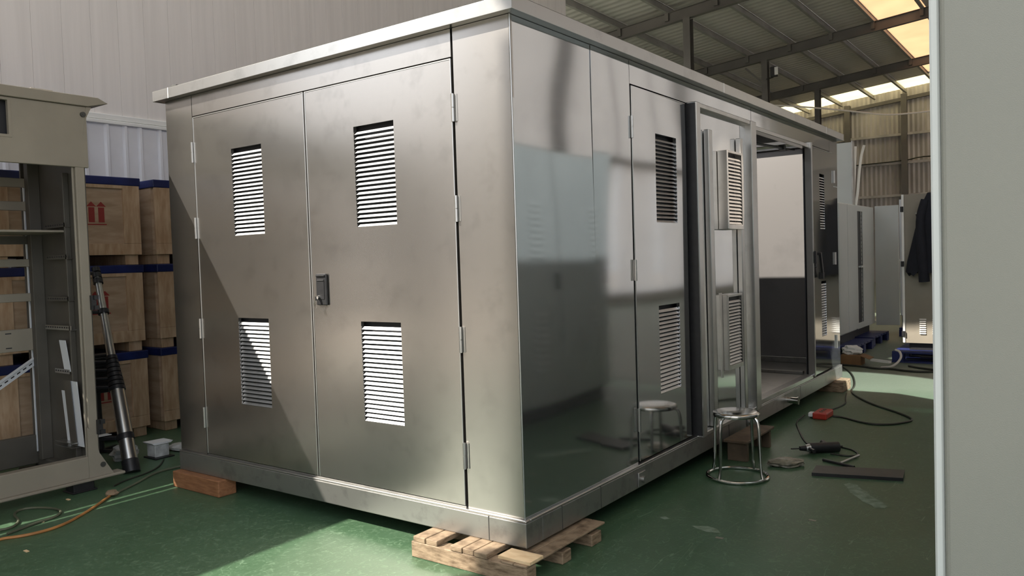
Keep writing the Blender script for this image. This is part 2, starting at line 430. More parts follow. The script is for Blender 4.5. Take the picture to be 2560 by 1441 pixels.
def slats(fr, u0, u1, z0, z1, n, parent, wout=0.0, depth=0.013, m=None, cov=.60):
    """n separate pressed louvre blades, each sloping down and outwards, ends tapered"""
    p = (z1 - z0 - .02) / n
    h = p * cov; e = .006; t = .0012
    zb = z0 + .002
    q = MB()
    vs = []
    for dz in (0, 0):
        pass
    A = [(u0 + .002, zb, wout), (u1 - .002, zb, wout), (u1 - .002 - e, zb + h, wout - depth), (u0 + .002 + e, zb + h, wout - depth)]
    B = [(u0 + .002, zb - t, wout - t), (u1 - .002, zb - t, wout - t), (u1 - .002 - e, zb + h - t, wout - depth - t), (u0 + .002 + e, zb + h - t, wout - depth - t)]
    q.add([fr(*a) for a in A] + [fr(*b) for b in B], [(0, 1, 2, 3), (7, 6, 5, 4), (0, 4, 5, 1), (1, 5, 6, 2), (2, 6, 7, 3), (3, 7, 4, 0)])
    first = q.build('slat', m or M_SLAT, parent)
    for k in range(1, n):
        share(first, 'slat', parent, (0, 0, p * k))

def hinge(fr, u, z0, z1, parent, wout=.012):
    m = MB(); c0 = Vector(fr(u, z0, wout)); c1 = Vector(fr(u, z1, wout)); mid = (c0 + c1) / 2
    m.tube([c0, mid - Vector((0, 0, .002))], .008, 10); m.tube([mid + Vector((0, 0, .002)), c1], .008, 10)
    fbox(m, fr, u - .004, u + .022, z0 + .002, z1 - .002, .001, .004)
    m.tube([mid - Vector((0, 0, .003)), mid + Vector((0, 0, .003))], .0062, 8)
    return m.build('hinge', M_EDGE, parent)

# ================================================================== THE SETTING
# floor, yard
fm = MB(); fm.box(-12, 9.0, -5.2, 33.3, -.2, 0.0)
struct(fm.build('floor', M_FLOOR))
fm = MB(); fm.box(-70, 70, -75, 60, -.4, -0.21)
fm.box(-70, 70, -75, -5.2, -.21, -.01); fm.box(-70, -12, -5.2, 33.3, -.21, -.01)
struct(fm.build('yard_ground', M_CONC))

# left wall: flat cladding above, glossy ribbed sheet below, two trims
WX = -5.9
wl = MB(); wl.box(WX - .2, WX, -3.3, 10.05, 0, 8.0)
WALL = struct(wl.build('wall_left', M_WALL))
up = MB()
y = -3.2
rib = None
k = 0
while y < 10.0:      # cladding boards with fine shadow joints
    wdt = .28
    b = MB().box(WX + .001, WX + .006, y + .001, min(y + wdt - .001, 10.04), 3.10, 8.0)
    if k == 0:
        first = b.build('cladding_panel', M_WALL, WALL, bevel=.001)
    else:
        b.build('cladding_panel', M_WALL, WALL, bevel=.001)
    y += wdt; k += 1
gl = MB().box(WX + .001, WX + .006, -3.2, 10.04, .0, 3.02).build('lower_sheet', M_WALLG, WALL)
ribm = MB().prism([(WX + .006, -3.1), (WX + .034, -3.085), (WX + .034, -3.06), (WX + .006, -3.045)], 2, .02, 3.0)
r0 = ribm.build('rib', M_WALLG, WALL)
for k in range(1, 70):
    share(r0, 'rib', WALL, (0, .19 * k - (.03 if k % 3 == 0 else 0), 0))
t1 = MB().box(WX + .0, WX + .03, -3.2, 10.05, 3.045, 3.10); struct(t1.build('trim_1', M_TRIM, bevel=.004))
t2 = MB().box(WX + .0, WX + .05, -3.2, 10.05, 3.0, 3.038); struct(t2.build('trim_2', M_TRIM, bevel=.006))

# unseen front wall segment, added and placed to cast the shade at the right
fw = MB().box(-4.165, -0.2, -5.2, -5.0, 0, 8.1); struct(fw.build('wall_front_occluder', M_WALL))
# facade across the yard
fc = MB().box(-60, 30, -32, -31, -.2, 11.0); struct(fc.build('wall_yard', M_FACADE))

# gable: corrugated sheets, girts, posts
def zr(x): return 7.62 + .092 * (x + 5.9)       # underside of purlins
GY = 33.2
gm = MB()
xs = []; x = -12.0; k = 0
while x < 9.0:
    xs.append((x, GY + (.05 if k % 2 else 0.0))); x += .105 if k % 2 else .075; k += 1
vs = []; fs = []
for i, (x, yy) in enumerate(xs):
    vs += [(x, yy, 0), (x, yy, zr(x) + .21)]
for i in range(len(xs) - 1): fs.append((2 * i, 2 * i + 2, 2 * i + 3, 2 * i + 1))
gm.add(vs, fs)
GAB = struct(gm.build('wall_back', M_GABLE))
for gx in (-11.0, -6.2, -4.0, 0.5, 5.0):
    MB().box(gx - .11, gx + .11, GY - .24, GY - .02, 0, zr(gx) - .05).build('post', M_RAFTER, GAB)
for gz in (2.3, 3.62, 4.95, 6.12):
    MB().box(-12, 9, GY - .12, GY - .01, gz - .05, gz + .05).build('girt', M_GABLE, GAB)
gt = MB(); gt.bar((-12, GY - .1, zr(-12) - .25), (9, GY - .1, zr(9) - .25), .15, .14); gt.build('top_girt', M_RAFTER, GAB)
q = MB(); q.box(9.0, 9.2, -2.5, 9.0, 0, 9.6); q.box(9.0, 9.2, 9.0, 32.0, 8.3, 9.6); q.box(9.0, 9.2, 9.0, 32.0, 0, .3); q.box(9.0, 9.2, 9.0, 32.0, 4.0, 4.2); q.box(9.0, 9.2, 9.0, 12.2, .3, 4.0); q.box(9.0, 9.2, 31.0, 32.0, .3, 4.0); q.box(9.0, 9.2, 32.0, 33.4, 0, 9.6)
WR = struct(q.build('wall_right', M_GABLE))
for k in range(8):  # unseen panels put in for hall light and the side-door reflection
    ya = 9.0 + k * 2.875
    MB().box(9.08, 9.1, ya + .06, ya + 2.815, 4.2, 8.3).build('fibreglass_panel', M_SKYW, WR)
    MB().box(9.04, 9.14, ya - .05, ya + .05, 4.2, 8.3).build('mullion', M_RAFTER, WR)
for k in range(7):  # lower row, likewise added to brighten the ceiling
    ya = 12.2 + k * 2.7
    MB().box(8.99, 9.05, ya, ya + 2.5, .3, 4.0).build('fibreglass_panel', M_SKYW, WR)
struct(MB().box(-12.2, -12, 10, 33.4, 0, 8.2).build('wall_far_left', M_GABLE))

# ceiling: sheets between purlins, skylights, purlins, rafters, columns
CEIL = sempty('ceiling')
px = [-12.0 + 1.22 * 0]
PUR = [-11.45, -10.25, -9.0, -7.8, -6.45, -5.15, -3.95, -2.80, -1.55, -.35, .85, 2.05, 3.25, 4.45, 5.65, 6.85, 8.05, 9.0]
def roof_piece(x0, x1, y0, y1, m, name):
    q = MB()
    z0, z1 = zr(x0) + .2, zr(x1) + .2; t = .02
    q.add([(x0, y0, z0), (x1, y0, z1), (x1, y1, z1), (x0, y1, z0), (x0, y0, z0 + t), (x1, y0, z1 + t), (x1, y1, z1 + t), (x0, y1, z0 + t)],
          [(0, 3, 2, 1), (4, 5, 6, 7), (0, 1, 5, 4), (1, 2, 6, 5), (2, 3, 7, 6), (3, 0, 4, 7)])
    return q.build(name, m, CEIL)
prevx = -12.0
for i, x in enumerate(PUR):
    x0, x1 = prevx, x
    ystart = -5.0 if x0 >= -4.0 else 9.9
    ya = ystart; segs = []
    if abs(x1 + 1.55) < .01: sk = [(17.2, 31.0, M_SKYP)]
    elif abs(x1 - 4.45) < .01: sk = [(0.5, 5.5, M_SKYP), (9.0, 13.5, M_SKYP)]
    elif abs(x1 - 6.85) < .01: sk = [(-3, 3.0, M_SKYP), (9.0, 31.0, M_SKYW)]  # out-of-view white strips here and below added to brighten the hall
    elif abs(x1 - 2.05) < .01: sk = [(10.0, 31.0, M_SKYW)]
    elif abs(x1 + 5.15) < .01: sk = [(22.9, 25.2, M_SKYP)] if False else []
    else: sk = []
    if x0 < -4.0:
        ya = 1.6; sk = [(1.6, 9.9, M_SKYL)] if x1 > -6.0 else []  # unseen milky strip added to block far sun and spread daylight
        if x1 < -6.0: ya = 9.9
    cuts = sk + [(31.4, 33.25, M_SKYY)]
    for a, b, m in cuts:
        if a > ya: roof_piece(x0 + .003, x1 - .003, ya, a, M_ROOF, 'roof_sheet')
        roof_piece(x0 + .003, x1 - .003, a, b, m, 'skylight_panel'); ya = b
    prevx = x
for x in PUR[:-1]:
    ys = -5.0 if x >= -3.9 else 9.95
    z = zr(x)
    q = MB()
    q.prism([(x - .035, z), (x + .045, z), (x + .045, z + .03), (x + .038, z + .03), (x + .038, z + .009), (x - .026, z + .009),
             (x - .026, z + .19), (x - .09, z + .19), (x - .09, z + .198), (x - .035, z + .198)], 1, ys, 33.2)
    # prism gives (x, z) pairs along y
    q.build('purlin', M_PURLIN, CEIL)
def rafter(y, x0, x1, dpt=.27):
    q = MB()
    for zo0, zo1, hw in ((-.012, 0.0, .075), (-dpt, -.012, .006), (-dpt - .012, -dpt, .075)):
        vs = []
        for x in (x0, x1):
            z = zr(x)
            vs += [(x, y - hw, z + zo0), (x, y + hw, z + zo0), (x, y + hw, z + zo1), (x, y - hw, z + zo1)]
        q.add(vs, [(0, 1, 2, 3), (7, 6, 5, 4), (0, 4, 5, 1), (1, 5, 6, 2), (2, 6, 7, 3), (3, 7, 4, 0)])
    q.build('rafter', M_RAFTER, CEIL)
    x = x0 + 1.2
    for p in PUR:                                  # cleats under the purlins
        if x0 < p < x1: MB().box(p - .05, p + .05, y - .07, y + .07, zr(p) - .20, zr(p) - .001).build('cleat', M_RAFTER, CEIL)
for y in (15.8, 21.6, 27.4): rafter(y, -12, 9)
rafter(10.0, -12, 9)
for y in (-1.6, 4.2): rafter(y, -3.9, 9)
def column(x, y, h, nm='column'):
    q = MB(); q.box(x - .09, x + .09, y - .11, y - .098, 0, h); q.box(x - .09, x + .09, y + .098, y + .11, 0, h); q.box(x - .005, x + .005, y - .098, y + .098, 0, h)
    q.box(x - .13, x + .13, y - .15, y + .15, 0, .02)
    return struct(q.build(nm, M_RAFTER))
for y in (15.8, 21.6, 27.4): column(-5.9, y, zr(-5.9) - .28)
for y in (-1.6, 4.2, 10.0, 15.8, 21.6): column(6.0, y, zr(6.0) - .28)
column(-3.8, -1.6, .02, 'column_foot') if False else None
# diagonal knee brace at the second column
struct(MB().bar((-5.9, 21.55, 6.6), (-6.5, 21.55, 7.2), .05, .05).build('trim_3', M_RAFTER))

# ================================================================== THE STEEL ENCLOSURE
W, LN, ZB, ZL, ZT, ZR = 2.932, 5.928, .11, .2455, 2.6507, 2.7199
OV = .0586
K = thing('equipment_enclosure', 'large unfinished stainless steel equipment enclosure with louvred double doors, raised on wooden blocks', 'enclosure', (-W / 2, LN / 2, ZB))

# base frame: hollow channel frame, folded lip, welded joints
bf = MB(); b = .02
bf.box(-W, b, -b, .12, ZB, ZL - .012); bf.box(b - .12, b, .121, LN - .121, ZB, ZL - .012); bf.box(-W, -W + .12, .121, LN - .121, ZB, ZL - .012); bf.box(-W, b, LN - .12, LN, ZB, ZL - .012)
for yy in (1.5, 3.0, 4.5): bf.box(-W + .1, -.1, yy - .05, yy + .05, ZB + .01, ZL - .02)
BASE = bf.build('base_frame', M_BASE, K, bevel=.005, seg=2)
lp = MB(); lp.box(-W, b, -b, .02, ZL - .012, ZL - .001); lp.box(-.02, b, .0205, LN, ZL - .012, ZL - .001)
lp.build('lip', M_EDGE, BASE, bevel=.005, seg=3)
wd = MB().box(-.2085, -.2045, -b - .0015, -b + .01, ZB + .004, ZL - .012); wd.build('weld_seam', M_STEELBAR, BASE)
for yy in (.298, .693, 2.6, 4.4):
    MB().box(b - .01, b + .0015, yy - .002, yy + .002, ZB + .004, ZL - .012).build('weld_seam', M_STEELBAR, BASE)
for yy in (1.17, 3.02):
    q = MB(); q.box(b, b + .012, yy - .045, yy + .045, ZB + .01, ZB + .095); q.tube([(b + .012, yy, ZB + .05), (b + .03, yy, ZB + .05)], .02, 12)
    q.build('lifting_lug', M_BASE, BASE, bevel=.003)
q = MB(); q.tube([(b - .01, 4.02, ZB + .06), (b + .09, 4.02, ZB + .06)], .028, 16); q.tube([(b + .085, 4.02, ZB + .06), (b + .095, 4.02, ZB + .06)], .034, 16)
q.build('pipe_stub', M_CHROME, BASE)

# inner skins (dark behind doors, lined room behind the open doorway)
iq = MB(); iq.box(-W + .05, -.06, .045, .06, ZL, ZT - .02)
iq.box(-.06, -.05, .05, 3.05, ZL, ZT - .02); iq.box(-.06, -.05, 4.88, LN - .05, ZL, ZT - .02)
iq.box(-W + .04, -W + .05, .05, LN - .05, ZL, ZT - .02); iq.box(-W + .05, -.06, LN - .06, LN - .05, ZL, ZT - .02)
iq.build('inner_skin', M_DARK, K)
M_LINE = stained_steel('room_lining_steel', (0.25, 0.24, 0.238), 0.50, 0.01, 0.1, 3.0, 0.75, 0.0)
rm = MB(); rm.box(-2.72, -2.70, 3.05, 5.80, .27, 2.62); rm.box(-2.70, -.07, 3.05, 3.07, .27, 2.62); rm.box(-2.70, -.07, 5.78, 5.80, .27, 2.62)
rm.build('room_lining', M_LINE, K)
MB().box(-2.7, -.06, 3.07, 5.78, .25, .268).build('room_floor', M_BASE, K)
LIGHT_HOLE = (-2.3, -.35, 4.3, 5.74)  # unseen roof opening, invented to light the upper doorway interior
TOPF = lambda u, v, wd: (u, v, wd)
sheet(TOPF, -2.7, -.06, 3.07, 5.78, 2.60, 2.62, [LIGHT_HOLE]).build('room_ceiling', M_BASE, K)
q = MB(); q.box(-2.6, -.1, 5.70, 5.78, .268, .33); q.box(-2.6, -.1, 4.9, 4.95, .268, .30); q.build('floor_rail', M_BASE, K, bevel=.004)
q = MB(); q.tube([(-.16, 3.44, 2.42), (-.14, 4.55, 2.46)], .012, 8); q.tube([(-.14, 4.5, 2.458), (-.13, 4.85, 2.47)], .007, 8); q.box(-.17, -.12, 4.50, 4.56, 2.44, 2.485)
q.build('door_stay', M_STEELBAR, K)

# corner posts, headers
wav_l = lambda u, v: .0006 * math.sin(2.1 * u + .8 * v) + .0004 * math.sin(1.3 * v + 4 * u)
sheet(LEFT, -W, -2.624, ZL, ZT, -.02, 0.0, sub=.12, wave=wav_l).build('corner_post', M_STEEL, K)
sheet(LEFT, -.350, 0.0, ZL, ZT, -.02, 0.0, sub=.12, wave=wav_l).build('corner_post', M_STEEL, K)
MB().tube([(-.002, .002, ZL), (-.002, .002, ZT)], .005, 10).build('corner_edge', M_EDGE, K)
sheet(LEFT, -2.618, -.364, 2.513, ZT, -.02, 0.0, sub=.12, wave=wav_l).build('door_header', M_STEEL, K)
MB().box(-2.618, -.364, 0.0, .02, ZL, .252).build('door_sill', M_BASE, K)
# left-face doors
def front_door(u0, u1, nm, lou):
    holes = []
    for a, b_ in lou: holes += [(a, b_, 1.701, 2.253), (a, b_, .621, 1.178)]
    d = sheet(LEFT, u0, u1, .257, 2.503, -.018, .003, holes, sub=.11, wave=lambda u, v: .0009 * math.sin(2.4 * u + 1.1 * v + 1) + .0005 * math.sin(3.1 * v)).build(nm, M_STEEL, K)
    # folded edge beads of the leaf
    e = MB(); fbox(e, LEFT, u0, u0 + .007, .257, 2.503, .002, .0065); fbox(e, LEFT, u1 - .007, u1, .257, 2.503, .002, .0065)
    fbox(e, LEFT, u0, u1, 2.497, 2.505, .002, .0055)
    e.build('folded_edge', M_EDGE, d, bevel=.002)
    for a, b_ in lou:
        slats(LEFT, a, b_, 1.701, 2.253, 21, d, wout=.001); slats(LEFT, a, b_, .621, 1.178, 21, d, wout=.001)
    return d
dl = front_door(-2.612, -1.489, 'door_leaf', [(-2.206, -1.899)])
dr = front_door(-1.479, -.364, 'door_leaf', [(-1.078, -.772)])
for z0, z1 in ((2.205, 2.34), (1.70, 1.84), (1.033, 1.165), (.43, .568)): hinge(LEFT, -2.620, z0, z1, dl)
for z0, z1 in ((2.19, 2.328), (1.693, 1.824), (1.036, 1.167), (.446, .58)): hinge(LEFT, -.355, z0, z1, dr)
# lock plate with keys
lk = MB(); fbox(lk, LEFT, -1.427, -1.339, 1.267, 1.448, .003, .018)
LK = lk.build('lock_plate', M_BLACK, dr, bevel=.004)
q = MB(); fbox(q, LEFT, -1.419, -1.347, 1.432, 1.440, .018, .026); fbox(q, LEFT, -1.412, -1.354, 1.30, 1.415, .018, .0215); fbox(q, LEFT, -1.412, -1.354, 1.405, 1.412, .021, .025)
q.build('lock_flap', M_BLACK, dr, bevel=.002)
q = MB(); q.tube([(-1.402, -.018, 1.312), (-1.402, -.034, 1.312)], .011, 12); fbox(q, LEFT, -1.405, -1.399, 1.295, 1.318, .034, .05)
q.tube([(-1.402, -.044, 1.296), (-1.408, -.046, 1.285), (-1.414, -.046, 1.275)], .002, 6)
fbox(q, LEFT, -1.416, -1.402, 1.262, 1.28, .044, .0465); fbox(q, LEFT, -1.402, -1.396, 1.25, 1.268, .044, .0465)
q.build('keys', M_CHROME, dr)

# right face: mirror-like sheets
def wavr(ph, a=1.0):
    return lambda u, v: a * (.0028 * math.sin(1.9 * u + ph) * math.sin(1.25 * v + .7 * ph) + .0026 * math.sin(4.2 * v + 2.3 * u + ph) * max(0, (v - 1.6)) + .0006 * math.sin(5 * u - 2.2 * v + ph))
def rsheet(nm, u0, u1, v0, v1, ph, holes=(), w1=0.0, a=1.0, par=K, w0=None):
    return sheet(RIGHT, u0, u1, v0, v1, w1 - .02 if w0 is None else w0, w1, holes, sub=.07, wave=wavr(ph, a)).build(nm, M_STEELR, par, sharp=25)
rsheet('side_sheet', 0.0, .738, ZL, ZT, 0.3)
rsheet('side_sheet', .742, 1.185, ZL, ZT, 2.1)
rsheet('side_header', 1.19, 3.268, 2.513, ZT, .9)
rsheet('side_header', 3.274, 5.62, 2.513, ZT, 1.9)
rsheet('side_header', 5.626, LN, 2.16, ZT, 1.4, a=.5)
rsheet('side_sheet', 5.76, LN, ZL, 2.152, 3.0)
def side_door(u0, u1, lou, ph):
    holes = [(lou[0], lou[1], 1.70, 2.254), (lou[0], lou[1], .615, 1.174)]
    d = rsheet('side_door', u0, u1, .257, 2.503, ph, holes, w1=.003)
    e = MB(); fbox(e, RIGHT, u0, u0 + .007, .257, 2.503, .002, .007); fbox(e, RIGHT, u0, u1, 2.497, 2.505, .002, .006)
    e.build('folded_edge', M_EDGE, d, bevel=.002)
    slats(RIGHT, lou[0], lou[1], 1.70, 2.254, 21, d, wout=.001); slats(RIGHT, lou[0], lou[1], .615, 1.174, 21, d, wout=.001)
    return d
d1 = side_door(1.197, 1.972, (1.512, 1.82), 1.2)
for z0, z1 in ((2.192, 2.322), (1.345, 1.471), (.437, .579)): hinge(RIGHT, 1.191, z0, z1, d1)
d2 = side_door(4.875, 5.752, (5.225, 5.402), 2.6)
q = MB(); fbox(q, RIGHT, 4.835, 4.873, .262, 2.53, -.03, .035); q.build('door_stile', M_EDGE, d2, bevel=.004)
q = MB(); fbox(q, RIGHT, 4.965, 5.03, 1.22, 1.47, .003, .02); q.box(.02, .06, 4.985, 5.01, 1.44, 1.465); q.bar((.058, 4.998, 1.465), (.062, 5.06, 1.24), .022, .03)
q.box(.03, .075, 5.03, 5.075, 1.205, 1.27)
q.build('door_handle', M_BLACK, d2, bevel=.003)
q = MB(); fbox(q, RIGHT, 4.865, 4.90, 1.36, 1.48, .035, .055); q.tube([(.045, 4.87, 1.33), (.06, 4.83, 1.325)], .006, 8); q.tube([(.05, 4.86, 1.29), (.06, 4.84, 1.25)], .004, 6)
q.build('latch', M_BLACK, d2, bevel=.003)
for z0, z1 in ((2.19, 2.32), (1.33, 1.46), (.44, .58)): hinge(RIGHT, 5.757, z0, z1, d2)

# raised equipment frame between the side doors
RF = MB()
for a, b_ in ((2.03, 2.10), (3.10, 3.215)): fbox(RF, RIGHT, a, b_, .235, 2.52, -.03, .062)
fbox(RF, RIGHT, 2.10, 3.10, 2.485, 2.52, -.03, .055); fbox(RF, RIGHT, 2.10, 3.10, .235, .265, -.03, .055)
RFO = RF.build('raised_frame', M_EDGE, K, bevel=.005)
MB().box(-.03, .055, 2.018, 2.029, .25, 2.51).build('shade_strip', M_BLACK, RFO)  # black strip added for the dark shaded bar side and its reflection
rsheet('backing_sheet', 2.10, 3.10, .265, 2.485, 2.9, w1=.012, a=.8, par=RFO)
for a, b_ in ((2.26, 2.335), (2.875, 2.94)):
    q = MB(); fbox(q, RIGHT, a, a + .006, .27, 2.36, .014, .05); fbox(q, RIGHT, b_ - .006, b_, .27, 2.36, .014, .05); fbox(q, RIGHT, a + .006, b_ - .006, .27, 2.36, .044, .05)
    q.build('channel_rail', M_EDGE, RFO, bevel=.003)
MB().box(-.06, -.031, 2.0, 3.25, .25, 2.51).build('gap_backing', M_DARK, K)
def louvre_box(u0, u1, z0, z1, dep, par):
    bx = sheet(RIGHT, u0, u1, z0, z1, dep - .004, dep, [(u0 + .018, u1 - .018, z0 + .033, z1 - .018)])
    fbox(bx, RIGHT, u0, u0 + .004, z0, z1, .012, dep - .004); fbox(bx, RIGHT, u1 - .004, u1, z0, z1, .012, dep - .004)
    fbox(bx, RIGHT, u0 + .004, u1 - .004, z0, z0 + .004, .012, dep - .004); fbox(bx, RIGHT, u0 + .004, u1 - .004, z1 - .004, z1, .012, dep - .004)
    o = bx.build('louvre_box', M_EDGE, par, bevel=.003)
    q = MB(); fbox(q, RIGHT, u0 + .01, u1 - .01, z0 + .01, z1 - .01, .013, .03); q.build('box_backing', M_DARK, par)
    return o
def cover_flange(u0, u1, z0, z1, par):
    q = sheet(RIGHT, u0 - .02, u1 + .02, z0 - .02, z1 + .02, .075, .079, [(u0 + .001, u1 - .001, z0 + .001, z1 - .001)])
    q.build('flange', M_EDGE, par)
lb1 = louvre_box(2.51, 2.82, 1.665, 2.235, .088, K); slats(RIGHT, 2.53, 2.80, 1.70, 2.215, 19, lb1, wout=.085)
lb2 = louvre_box(2.535, 2.835, .63, 1.185, .06, K); slats(RIGHT, 2.555, 2.815, .665, 1.165, 20, lb2, wout=.057)
q = MB(); fbox(q, RIGHT, 2.50, 2.53, .58, 1.20, .012, .018); q.build('mounting_strip', M_EDGE, K)
# doorway frame
q = MB(); fbox(q, RIGHT, 3.22, 4.835, 2.475, 2.512, -.06, .012); q.build('doorway_lintel', M_EDGE, K, bevel=.004); q = MB(); fbox(q, RIGHT, 3.22, 4.835, ZL, .285, -.06, .018); q.build('doorway_threshold', M_EDGE, K, bevel=.004)
q = MB(); fbox(q, RIGHT, 3.22, 3.26, .286, 2.475, -.1, -.01); q.build('doorway_jamb', M_BASE, K, bevel=.004)

# roof: fascia, soffit, low hipped deck
q = MB()
q.box(-W - OV, OV, -OV, -OV + .004, ZT, ZR); q.box(OV - .004, OV, -OV, LN + OV, ZT, ZR); q.box(-W - OV, -W - OV + .004, -OV, LN + OV, ZT, ZR); q.box(-W - OV, OV, LN + OV - .004, LN + OV, ZT, ZR)
sheet(TOPF, -W - OV + .004, OV - .004, -OV + .004, LN + OV - .004, ZT + .002, ZT + .006, [LIGHT_HOLE]).build('soffit', M_EDGE, K)
RO = q.build('roof_fascia', M_EDGE, K, bevel=.003, seg=2)
a0, a1, b0, b1 = -W - OV, OV, -OV, LN + OV; i = .38; hz = ZR + .125
q = MB().add([(a0, b0, ZR), (a1, b0, ZR), (a1, b1, ZR), (a0, b1, ZR), (a0 + i, b0 + i, hz), (a1 - i, b0 + i, hz), (a1 - i, b1 - i, hz), (a0 + i, b1 - i, hz)],
             [(0, 1, 5, 4), (1, 2, 6, 5), (2, 3, 7, 6), (3, 0, 4, 7)])
q.build('roof_deck', M_EDGE, K)
sheet(TOPF, a0 + i, a1 - i, b0 + i, b1 - i, hz - .01, hz, [(LIGHT_HOLE[0], a1 - i - .1, LIGHT_HOLE[2], b1 - i - .1)]).build('roof_top', M_EDGE, K)
MB().box(-2.80, -2.792, -OV - .002, -OV + .003, ZT, ZR + .001).build('fascia_joint', M_TRIM, RO)
for yy in (2.55, 5.3): MB().box(OV - .002, OV + .002, yy - .004, yy + .004, ZT, ZR + .001).build('fascia_joint', M_TRIM, RO)
q = MB().box(-2.82, -2.76, -.02, .06, ZR, ZR + .025); q.build('lifting_eye', M_STEELBAR, K, bevel=.004)

# ================================================================== BLOCKS UNDER THE ENCLOSURE
P = thing('wooden_pallet', 'weathered wooden pallet with board ends under the near corner of the steel enclosure', 'pallet', (-.2, .2, 0))
MB().box(-.60, .118, -.165, -.085, 0.0, .082).build('stringer', M_PALLET, P, bevel=.004)
MB().box(-.60, .118, .42, .52, 0.0, .062).build('stringer', M_PALLET, P, bevel=.004)
MB().box(-.60, .118, .14, .22, 0.0, .062).build('stringer', M_PALLET, P, bevel=.004)
for u0, u1, yo, zt in ((-.585, -.505, -.165, .1095), (-.50, -.425, -.163, .1095), (-.335, -.262, -.168, .1095), (-.258, -.19, -.166, .1095), (-.186, -.108, -.17, .1095)):
    MB().box(u0, u1, yo, .52, .062 if False else .0825, zt).build('deck_board', M_PALLET, P, bevel=.003)
for u0, u1 in ((-.03, .040), (.043, .118)):
    MB().box(u0, u1, -.165, .56, .0825, .094).build('deck_board', M_PALLET, P, bevel=.003)
q = MB().box(-.045, .13, -.14, -.02, .1062, .1095); 
tag(MB().prism([(-.055, .0945), (.128, .0945), (.128, .1095), (-.055, .1095)], 1, -.150, -.04).build('wood_shim', M_FRESH, bevel=.001), 'thin pale fresh-sawn wood shim on the near pallet under the enclosure corner', 'shim')
q = MB().box(.03, .125, -.02, .58, .1057, .1095)
TB = MB(); TB.box(-2.935, -2.40, -.075, .06, 0.0, .109)
tag(TB.build('timber_block', M_REDWOOD, bevel=.006, seg=2, at=(-2.66, 0, 0)), 'reddish brown timber block under the left corner of the steel enclosure', 'timber')
TB = MB(); TB.box(-.16, .115, 5.55, 5.88, 0.0, .109)
tag(TB.build('timber_block', M_PALLET, bevel=.006, seg=2, at=(0, 5.7, 0)), 'short wooden block under the far corner of the steel enclosure', 'timber')

# ================================================================== LEFT: BEIGE FRAME
RK = thing('enclosure_frame', 'unfinished beige painted steel enclosure frame with open front and inner rails', 'frame', (-3.8, -1.9, 0))
FX, BX, Y1, Y0 = -3.35, -4.22, -.335, -3.4
q = MB()
# top fascia panel with a window cut-out
q2 = sheet(PX(FX), Y0, Y1, 2.215, 2.63, -.03, 0.0, [(-1.6, -.825, 2.392, 2.61)])
q2.build('top_panel', M_BEIGE, RK, bevel=.003)
MB().box(FX - .10, FX - .06, -1.7, -.78, 2.36, 2.62).build('window_backing', M_DARK, RK)
q = sheet(PX(FX), -1.62, -.808, 2.375, 2.625, 0, .004, [(-1.6, -.825, 2.392, 2.61)]); q.build('window_rim', M_BEIGE, RK)
# post (narrowing corner), gussets
q = MB(); q.box(FX - .035, FX, -.425, Y1 - .03, .23, 2.216); q.box(FX - .035, FX - .02, -.44, -.425, .23, 2.216); q.build('corner_post', M_BEIGE, RK, bevel=.004)
q = MB().prism([(-.365, 2.44), (-.335, 2.63), (-.30, 2.63), (-.335, 2.56)], 0, FX - .02, FX + .002); q.build('gusset', M_BEIGE, RK)
q = MB().prism([(-.44, .085), (-.27, .085), (-.285, .11), (-.365, .25), (-.40, .40), (-.44, .44)], 0, FX - .012, FX + .006); q.build('gusset', M_BEIGE, RK)
for (yy, zz) in ((-.345, .165), (-.36, 2.575)):
    q = MB(); q.tube([(FX, yy, zz), (FX + .012, yy, zz)], .018, 14); q.tube([(FX + .012, yy, zz), (FX + .014, yy, zz)], .008, 8); q.build('bolt', M_STEELBAR, RK)
# bottom beam
q = MB(); q.box(FX - .08, FX, Y0, -.36, .085, .235); q.box(FX - .08, FX + .03, Y0, -.20, .07, .09); q.build('bottom_beam', M_BEIGE, RK, bevel=.006)
q = MB(); q.box(BX, BX + .06, Y0, -.30, .085, .30); q.build('rear_beam', M_BEIGESHADE, RK, bevel=.006)
for ya_, yb_ in ((-.42, -.34), (Y0, Y0 + .08)): MB().box(BX, FX - .081, ya_, yb_, .07, .13).build('end_beam', M_BEIGESHADE, RK, bevel=.006)
# roof plate with a wedge-shaped eave
q = MB(); q.prism([(Y0 - .1, 2.632), (-.33, 2.632), (-.19, 2.668), (-.26, 2.70), (Y0 - .1, 2.712)], 0, -4.70, FX + .02)  # extended back beyond the frame to widen its floor shade
q.build('roof_plate', M_BEIGE, RK, bevel=.003)
MB().box(FX - .30, FX - .05, -.66, -.52, 2.70, 2.722).build('roof_bracket', M_BEIGE, RK, bevel=.004)
# far end wall and near end wall
q = MB(); q.box(BX, FX - .035, -.362, -.345, .13, 2.632); q.build('end_panel', M_BEIGESHADE, RK)
q = MB(); q.box(BX, FX, Y0, Y0 + .02, .13, 2.632); q.build('end_panel', M_BEIGESHADE, RK)
q = MB(); q.box(BX - .0, BX + .02, -.60 + .18, -.345, .13, 2.63); q.build('rear_stile', M_BEIGESHADE, RK)
q = MB(); q.box(-4.10, -4.04, -.44, -.362, .13, 2.6); q.box(-3.62, -3.60, -.40, -.362, .13, 2.2); q.build('stiffener', M_BEIGESHADE, RK, bevel=.003)
